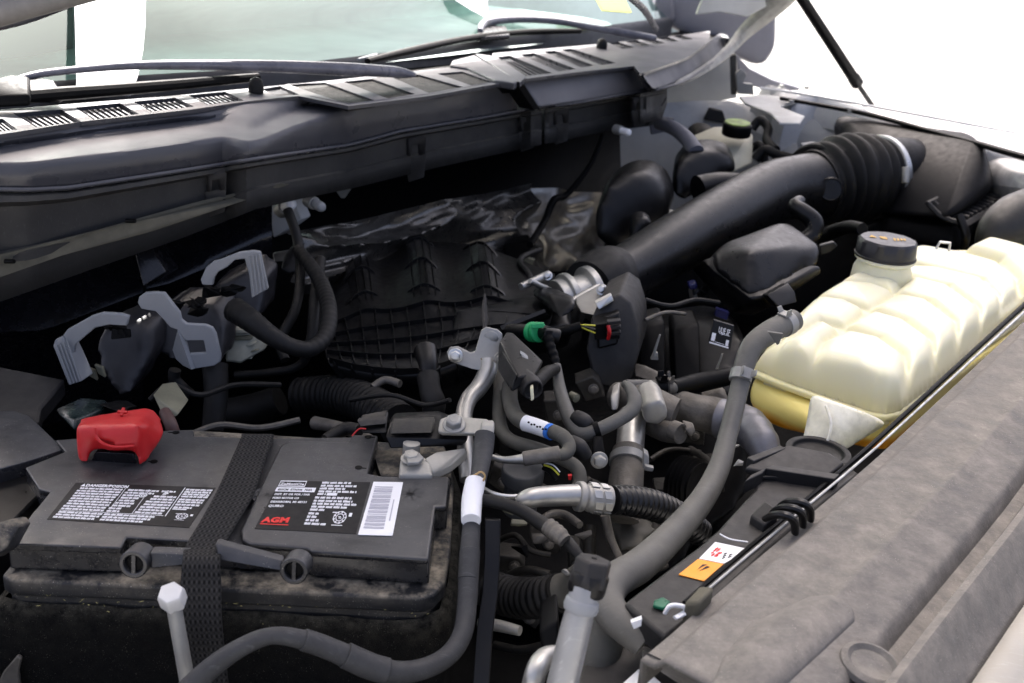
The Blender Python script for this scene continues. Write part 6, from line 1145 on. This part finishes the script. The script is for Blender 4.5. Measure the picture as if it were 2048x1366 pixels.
hose('low_arm', 'dull arm crossing the dark gap under the corrugated hose', [(1210, 1030, .93), (1222, 1080, .92), (1245, 1130, .9)], [10, 9, 8], castd, 'arm')
b = MB(); b.hull([D(1215, 1040, .98), D(1290, 1030, .98), D(1320, 1060, .96), D(1290, 1100, .93), D(1240, 1110, .93)], V((0, .05, -.02))); tag(b.build('pump_body', grubd, None, remesh=.006, sm=5), 'dusty rounded pump body under the corrugated hose', 'pump')

# ============================================================ CAST WATER OUTLET group
wo = thing('water_outlet', 'dirty cast aluminium thermostat housing with bored bosses', 'housing', D(1320, 830, 1.1))
b = MB(); b.tube([D(1230, 790, 1.14), D(1270, 800, 1.12), D(1310, 815, 1.10), D(1350, 830, 1.09)], [26, 34, 38, 34], seg=26); b.build('body', castd, wo, smooth=60)
b = MB(); b.hull([D(1284, 822, 1.05), D(1296, 806, 1.05), D(1320, 800, 1.05), D(1336, 815, 1.05), D(1336, 838, 1.05), D(1318, 854, 1.05), D(1290, 848, 1.05)], V((-.004, .05, .004))); b.build('face_boss', bare, wo, remesh=.003, sm=3)
b = MB(); b.hull([D(1221, 792, 1.09), D(1238, 782, 1.10), D(1236, 820, 1.08), D(1222, 822, 1.08)], V((.004, .03, 0))); b.build('end_flange', bare, wo, bev=.002)
b = MB(); b.tube([D(1300, 850, 1.10), D(1330, 862, 1.07), D(1360, 868, 1.05)], [20, 22, 20], seg=22); b.build('lower_stub', castd, wo)
p = D(1364, 868, 1.045); b = MB(); b.lathe(p+V((-.01, .01, 0)), V((.7, -.7, 0)), [(20*mpp(p), 0), (21*mpp(p), .012), (15*mpp(p), .012), (14*mpp(p), .002)], 24); b.build('bored_boss', castd, wo, bev=.0006)
b = MB(); b.hull([D(1366, 846, 1.06), D(1388, 852, 1.055), D(1392, 866, 1.05), D(1380, 876, 1.05), D(1370, 860, 1.05)], V((0, .01, 0))); b.build('bolt_ear', castd, wo, bev=.002)
b = MB(); b.tube([D(1330, 800, 1.16), D(1380, 820, 1.14), D(1430, 832, 1.14), D(1480, 850, 1.12)], [30, 34, 38, 42], seg=26); b.build('pipe_body', castd, wo, smooth=60)
b = MB(); b.tube([D(1440, 836, 1.12), D(1490, 850, 1.10), D(1520, 880, 1.06), D(1536, 920, 1.04)], [40, 42, 36, 32], seg=24, rib=(5, .06)); o = b.build('grey_elbow', mat('blue_grey_casting', (.17, .17, .185), .42, metal=.5, bump=.5, bs=200), None, smooth=60); tag(o, 'blue grey cast elbow behind the long grey coolant hose', 'elbow')
b = MB(); b.hull([D(1400, 790, 1.2), D(1440, 780, 1.2), D(1460, 800, 1.18), D(1430, 815, 1.17)], V((0, .03, 0))); b.build('rib_plate', castd, wo, bev=.003)
b = MB(); b.tube([D(1252, 770, 1.12), D(1290, 772, 1.13), D(1320, 774, 1.14), D(1350, 776, 1.15)], [11, 13, 13, 12], seg=16); b.build('cross_hose', grub, wo)
clampring(D(1322, 774, 1.137), V((1, .3, 0)).normalized(), 14, .012, deep, wo); clampring(D(1338, 775, 1.145), V((1, .3, 0)).normalized(), 14, .006, castd, wo)
b = MB(); b.tube([D(1345, 776, 1.15), D(1400, 765, 1.18), D(1460, 752, 1.2)], [16, 20, 18], seg=16); b.build('black_branch', deep, wo)
b = MB(); b.hull([D(1272, 732, 1.22), D(1290, 736, 1.2), D(1360, 768, 1.16), D(1340, 774, 1.16), D(1270, 752, 1.2)], V((0, .01, 0))); b.build('rail_arm', castd, wo, bev=.002)
dp = thing('downpipe', 'bright aluminium downpipe with a spring band clamp above a grey hose', 'pipe', D(1250, 930, 1.02))
b = MB(); b.tube([D(1264, 830, 1.09), D(1262, 870, 1.06), D(1258, 912, 1.03)], [28, 28, 28], seg=26); b.build('tube', alu, dp, smooth=60)
b = MB(); b.tube([D(1258, 902, 1.033), D(1254, 940, 1.01), D(1250, 990, .98), D(1244, 1040, .96)], [33, 34, 36, 34], seg=26); b.build('lower_hose', castd, dp, smooth=60)
p = D(1256, 922, 1.02); axp = (D(1258, 902, 1.033)-D(1254, 940, 1.01)).normalized(); clampring(p, axp, 35, .010, zinc, dp, 'band_clamp', ears=False)
b = MB(); b.hull([D(1288, 905, .99), D(1298, 912, .99), D(1298, 940, .985), D(1286, 938, .985)], V((0, .012, 0))); b.hull([D(1290, 932, .98), D(1308, 936, .975), D(1306, 944, .975), D(1290, 942, .98)], V((0, .006, 0))); b.build('clamp_tangs', zinc, dp, bev=.001)
bs_ = thing('black_stay', 'black stay with a pale bolt left of the aluminium downpipe', 'stay', D(1195, 930, .98))
b = MB(); b.hull([D(1186, 872, .99), D(1204, 872, .99), D(1212, 925, .97), D(1204, 940, .965), D(1188, 938, .965), D(1184, 915, .97)], V((0, .012, 0))); b.build('arm', deep, bs_, bev=.003)
bolt(D(1198, 920, .962), (.1, -1, .2), .0068, .009, lead, bs_)
for x, y, Y, lab_ in ((1168, 845, 1.02, 'small black rubber bung above the V shaped hose'), (1158, 895, .97, 'black ribbed bung beside the white banded hose')):
    b = MB(); b.tube([D(x-16, y-10, Y), D(x, y, Y-.01), D(x+14, y+18, Y-.01)], [16, 18, 14], seg=16); tag(b.build('rubber_bung', blkd, None), lab_, 'bung')
b = MB(); p = D(1142, 790, 1.08); b.lathe(p, V((.6, -.8, 0)), [(8*mpp(p), 0), (9*mpp(p), .01), (5*mpp(p), .011)], 16); tag(b.build('small_boss', beige, None), 'small beige boss right of the black sleeve', 'boss')
# black canister under the crimped line
cn2 = thing('canister', 'grey black flanged canister behind the white tag', 'canister', D(1045, 960, .93))
p = D(1046, 936, .945); k = mpp(p); b = MB(); b.lathe(p-V((0, 0, .05)), (0, -.1, 1), [(34*k, 0), (35*k, .035), (42*k, .038), (43*k, .050), (40*k, .054), (10*k, .055)], 30); b.build('body', mat('slate_plastic', (.05, .053, .056), .45, bump=.2, dust_sheen=.2, dcol=DUST), cn2, bev=.001)
for pts, m_, r_ in ((((1088, 930, .90), (1104, 936, .895), (1118, 950, .89)), yel, 2), (((1088, 926, .90), (1106, 930, .895), (1120, 944, .89)), whitep, 1.5), (((1086, 936, .90), (1100, 944, .895), (1112, 960, .89)), deep, 5)):
    b = MB(); b.tube(T(*pts), r_, seg=6); b.build('wire', m_, cn2)
b = MB(); b.hull([D(1136, 952, .89), D(1144, 952, .89), D(1142, 960, .89), D(1137, 960, .89)], V((0, .004, 0))); tag(b.build('red_tab', redp, None), 'tiny red tab below the dark hoses', 'tab')
# clutter below the taped cable
for i, (x, y, Y, s, m_, lb) in enumerate(((1038, 1046, .86, 20, beige, 'cream oval plug right of the white tag'), (1080, 1075, .86, 26, castd, 'dull cast lug under the taped cable'), (1035, 1100, .90, 22, deep, 'black round boss low right of the plastic strip'), (1166, 1070, .86, 20, castd, 'pale cast lug left of the dark gap'), (1016, 1022, .84, 14, beige, 'small cream connector under the taped cable'), (1135, 1145, .80, 14, zinc, 'tiny bright wire clip left of the hex cap'), (1475, 925, .98, 12, zinc, 'bright spring clip right of the long grey hose'), (1474, 895, 1.0, 12, lead, 'pale tang above the bright spring clip'))):
    p = D(x, y, Y); k = mpp(p)*s; rr2 = random.Random(i+20); b = MB(); b.hull([p+V((rr2.uniform(-1, 1)*k, rr2.uniform(-.6, .6)*k, rr2.uniform(-.5, .5)*k)) for _ in range(12)]); tag(b.build('small_lug', m_, None, bev=.001), lb, 'lug')
b = MB(); b.tube([D(1075, 1050, .93), D(1100, 1030, .95), D(1130, 1030, .95), D(1160, 1050, .93)], [8, 9, 9, 8], seg=12); tag(b.build('cast_arch', castd, None), 'arched cast bracket under the crimp collar', 'bracket')
pu = thing('pulley', 'grooved black pulley in the shadow below the cast housing', 'pulley', D(1360, 990, 1.1))
p = D(1360, 965, 1.10); k = mpp(p); b = MB(); prof = []
for j in range(5): prof += [(56*k, j*.006), (48*k, j*.006+.003)]
b.lathe(p, V((.7, -.66, .2)), [(20*k, -.001)]+prof+[(50*k, .03), (20*k, .028)], 32); b.build('wheel', deep, pu, bev=.0006)
# dark engine mass filling behind all of it
en = thing('engine_block', 'dim engine front with brackets and small pipes seen in the gaps below the hoses', 'engine', D(1200, 1150, 1.1))
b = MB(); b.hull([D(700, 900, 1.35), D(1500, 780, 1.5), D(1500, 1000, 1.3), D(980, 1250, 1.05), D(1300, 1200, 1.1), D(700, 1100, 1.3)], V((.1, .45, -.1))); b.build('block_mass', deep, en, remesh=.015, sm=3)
dimc = mat('oily_dark_casting', (.045, .042, .037), .45, metal=.4, bump=.6, bs=220, bd=.0008, var=.5, vs=60, dust_sheen=.3, dcol=(.1, .09, .07))
for pts in (((990, 1085, 1.02), (1030, 1070, 1.0), (1060, 1100, .99), (1100, 1110, .99)), ((1000, 1160, 1.0), (1050, 1140, .98), (1100, 1150, .97)), ((1180, 1050, 1.0), (1180, 1110, .98), (1200, 1150, .96)), ((1300, 1130, .98), (1330, 1060, 1.0), (1380, 1040, 1.02)),
            ((1380, 900, 1.2), (1420, 930, 1.15), (1410, 980, 1.1)), ((1060, 960, 1.05), (1120, 990, 1.0), (1180, 960, 1.02)), ((1300, 920, 1.15), (1340, 900, 1.18), (1400, 905, 1.2)), ((990, 1290, .95), (1040, 1300, .93), (1090, 1290, .92)), ((1240, 1190, .9), (1280, 1150, .92), (1330, 1130, .95))):
    b = MB(); b.tube(T(*pts), random.choice([6, 9, 13]), seg=12); b.build('pipe', dimc, en)
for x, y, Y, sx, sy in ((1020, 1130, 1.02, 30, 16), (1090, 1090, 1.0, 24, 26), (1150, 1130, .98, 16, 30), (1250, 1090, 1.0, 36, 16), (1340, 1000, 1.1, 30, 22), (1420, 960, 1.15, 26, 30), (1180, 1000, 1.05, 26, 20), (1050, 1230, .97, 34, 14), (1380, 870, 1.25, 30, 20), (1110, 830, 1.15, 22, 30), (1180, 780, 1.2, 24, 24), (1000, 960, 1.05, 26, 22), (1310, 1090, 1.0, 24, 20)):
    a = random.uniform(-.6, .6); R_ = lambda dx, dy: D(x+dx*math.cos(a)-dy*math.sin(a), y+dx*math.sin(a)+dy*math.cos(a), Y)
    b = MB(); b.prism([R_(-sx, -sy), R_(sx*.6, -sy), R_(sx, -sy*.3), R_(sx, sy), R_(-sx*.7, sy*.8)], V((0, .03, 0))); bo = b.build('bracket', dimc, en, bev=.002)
    bolt(R_(sx*.3, 0)-V((0, .001, 0)), (0, -1, .2), .005, .006, castd, bo)
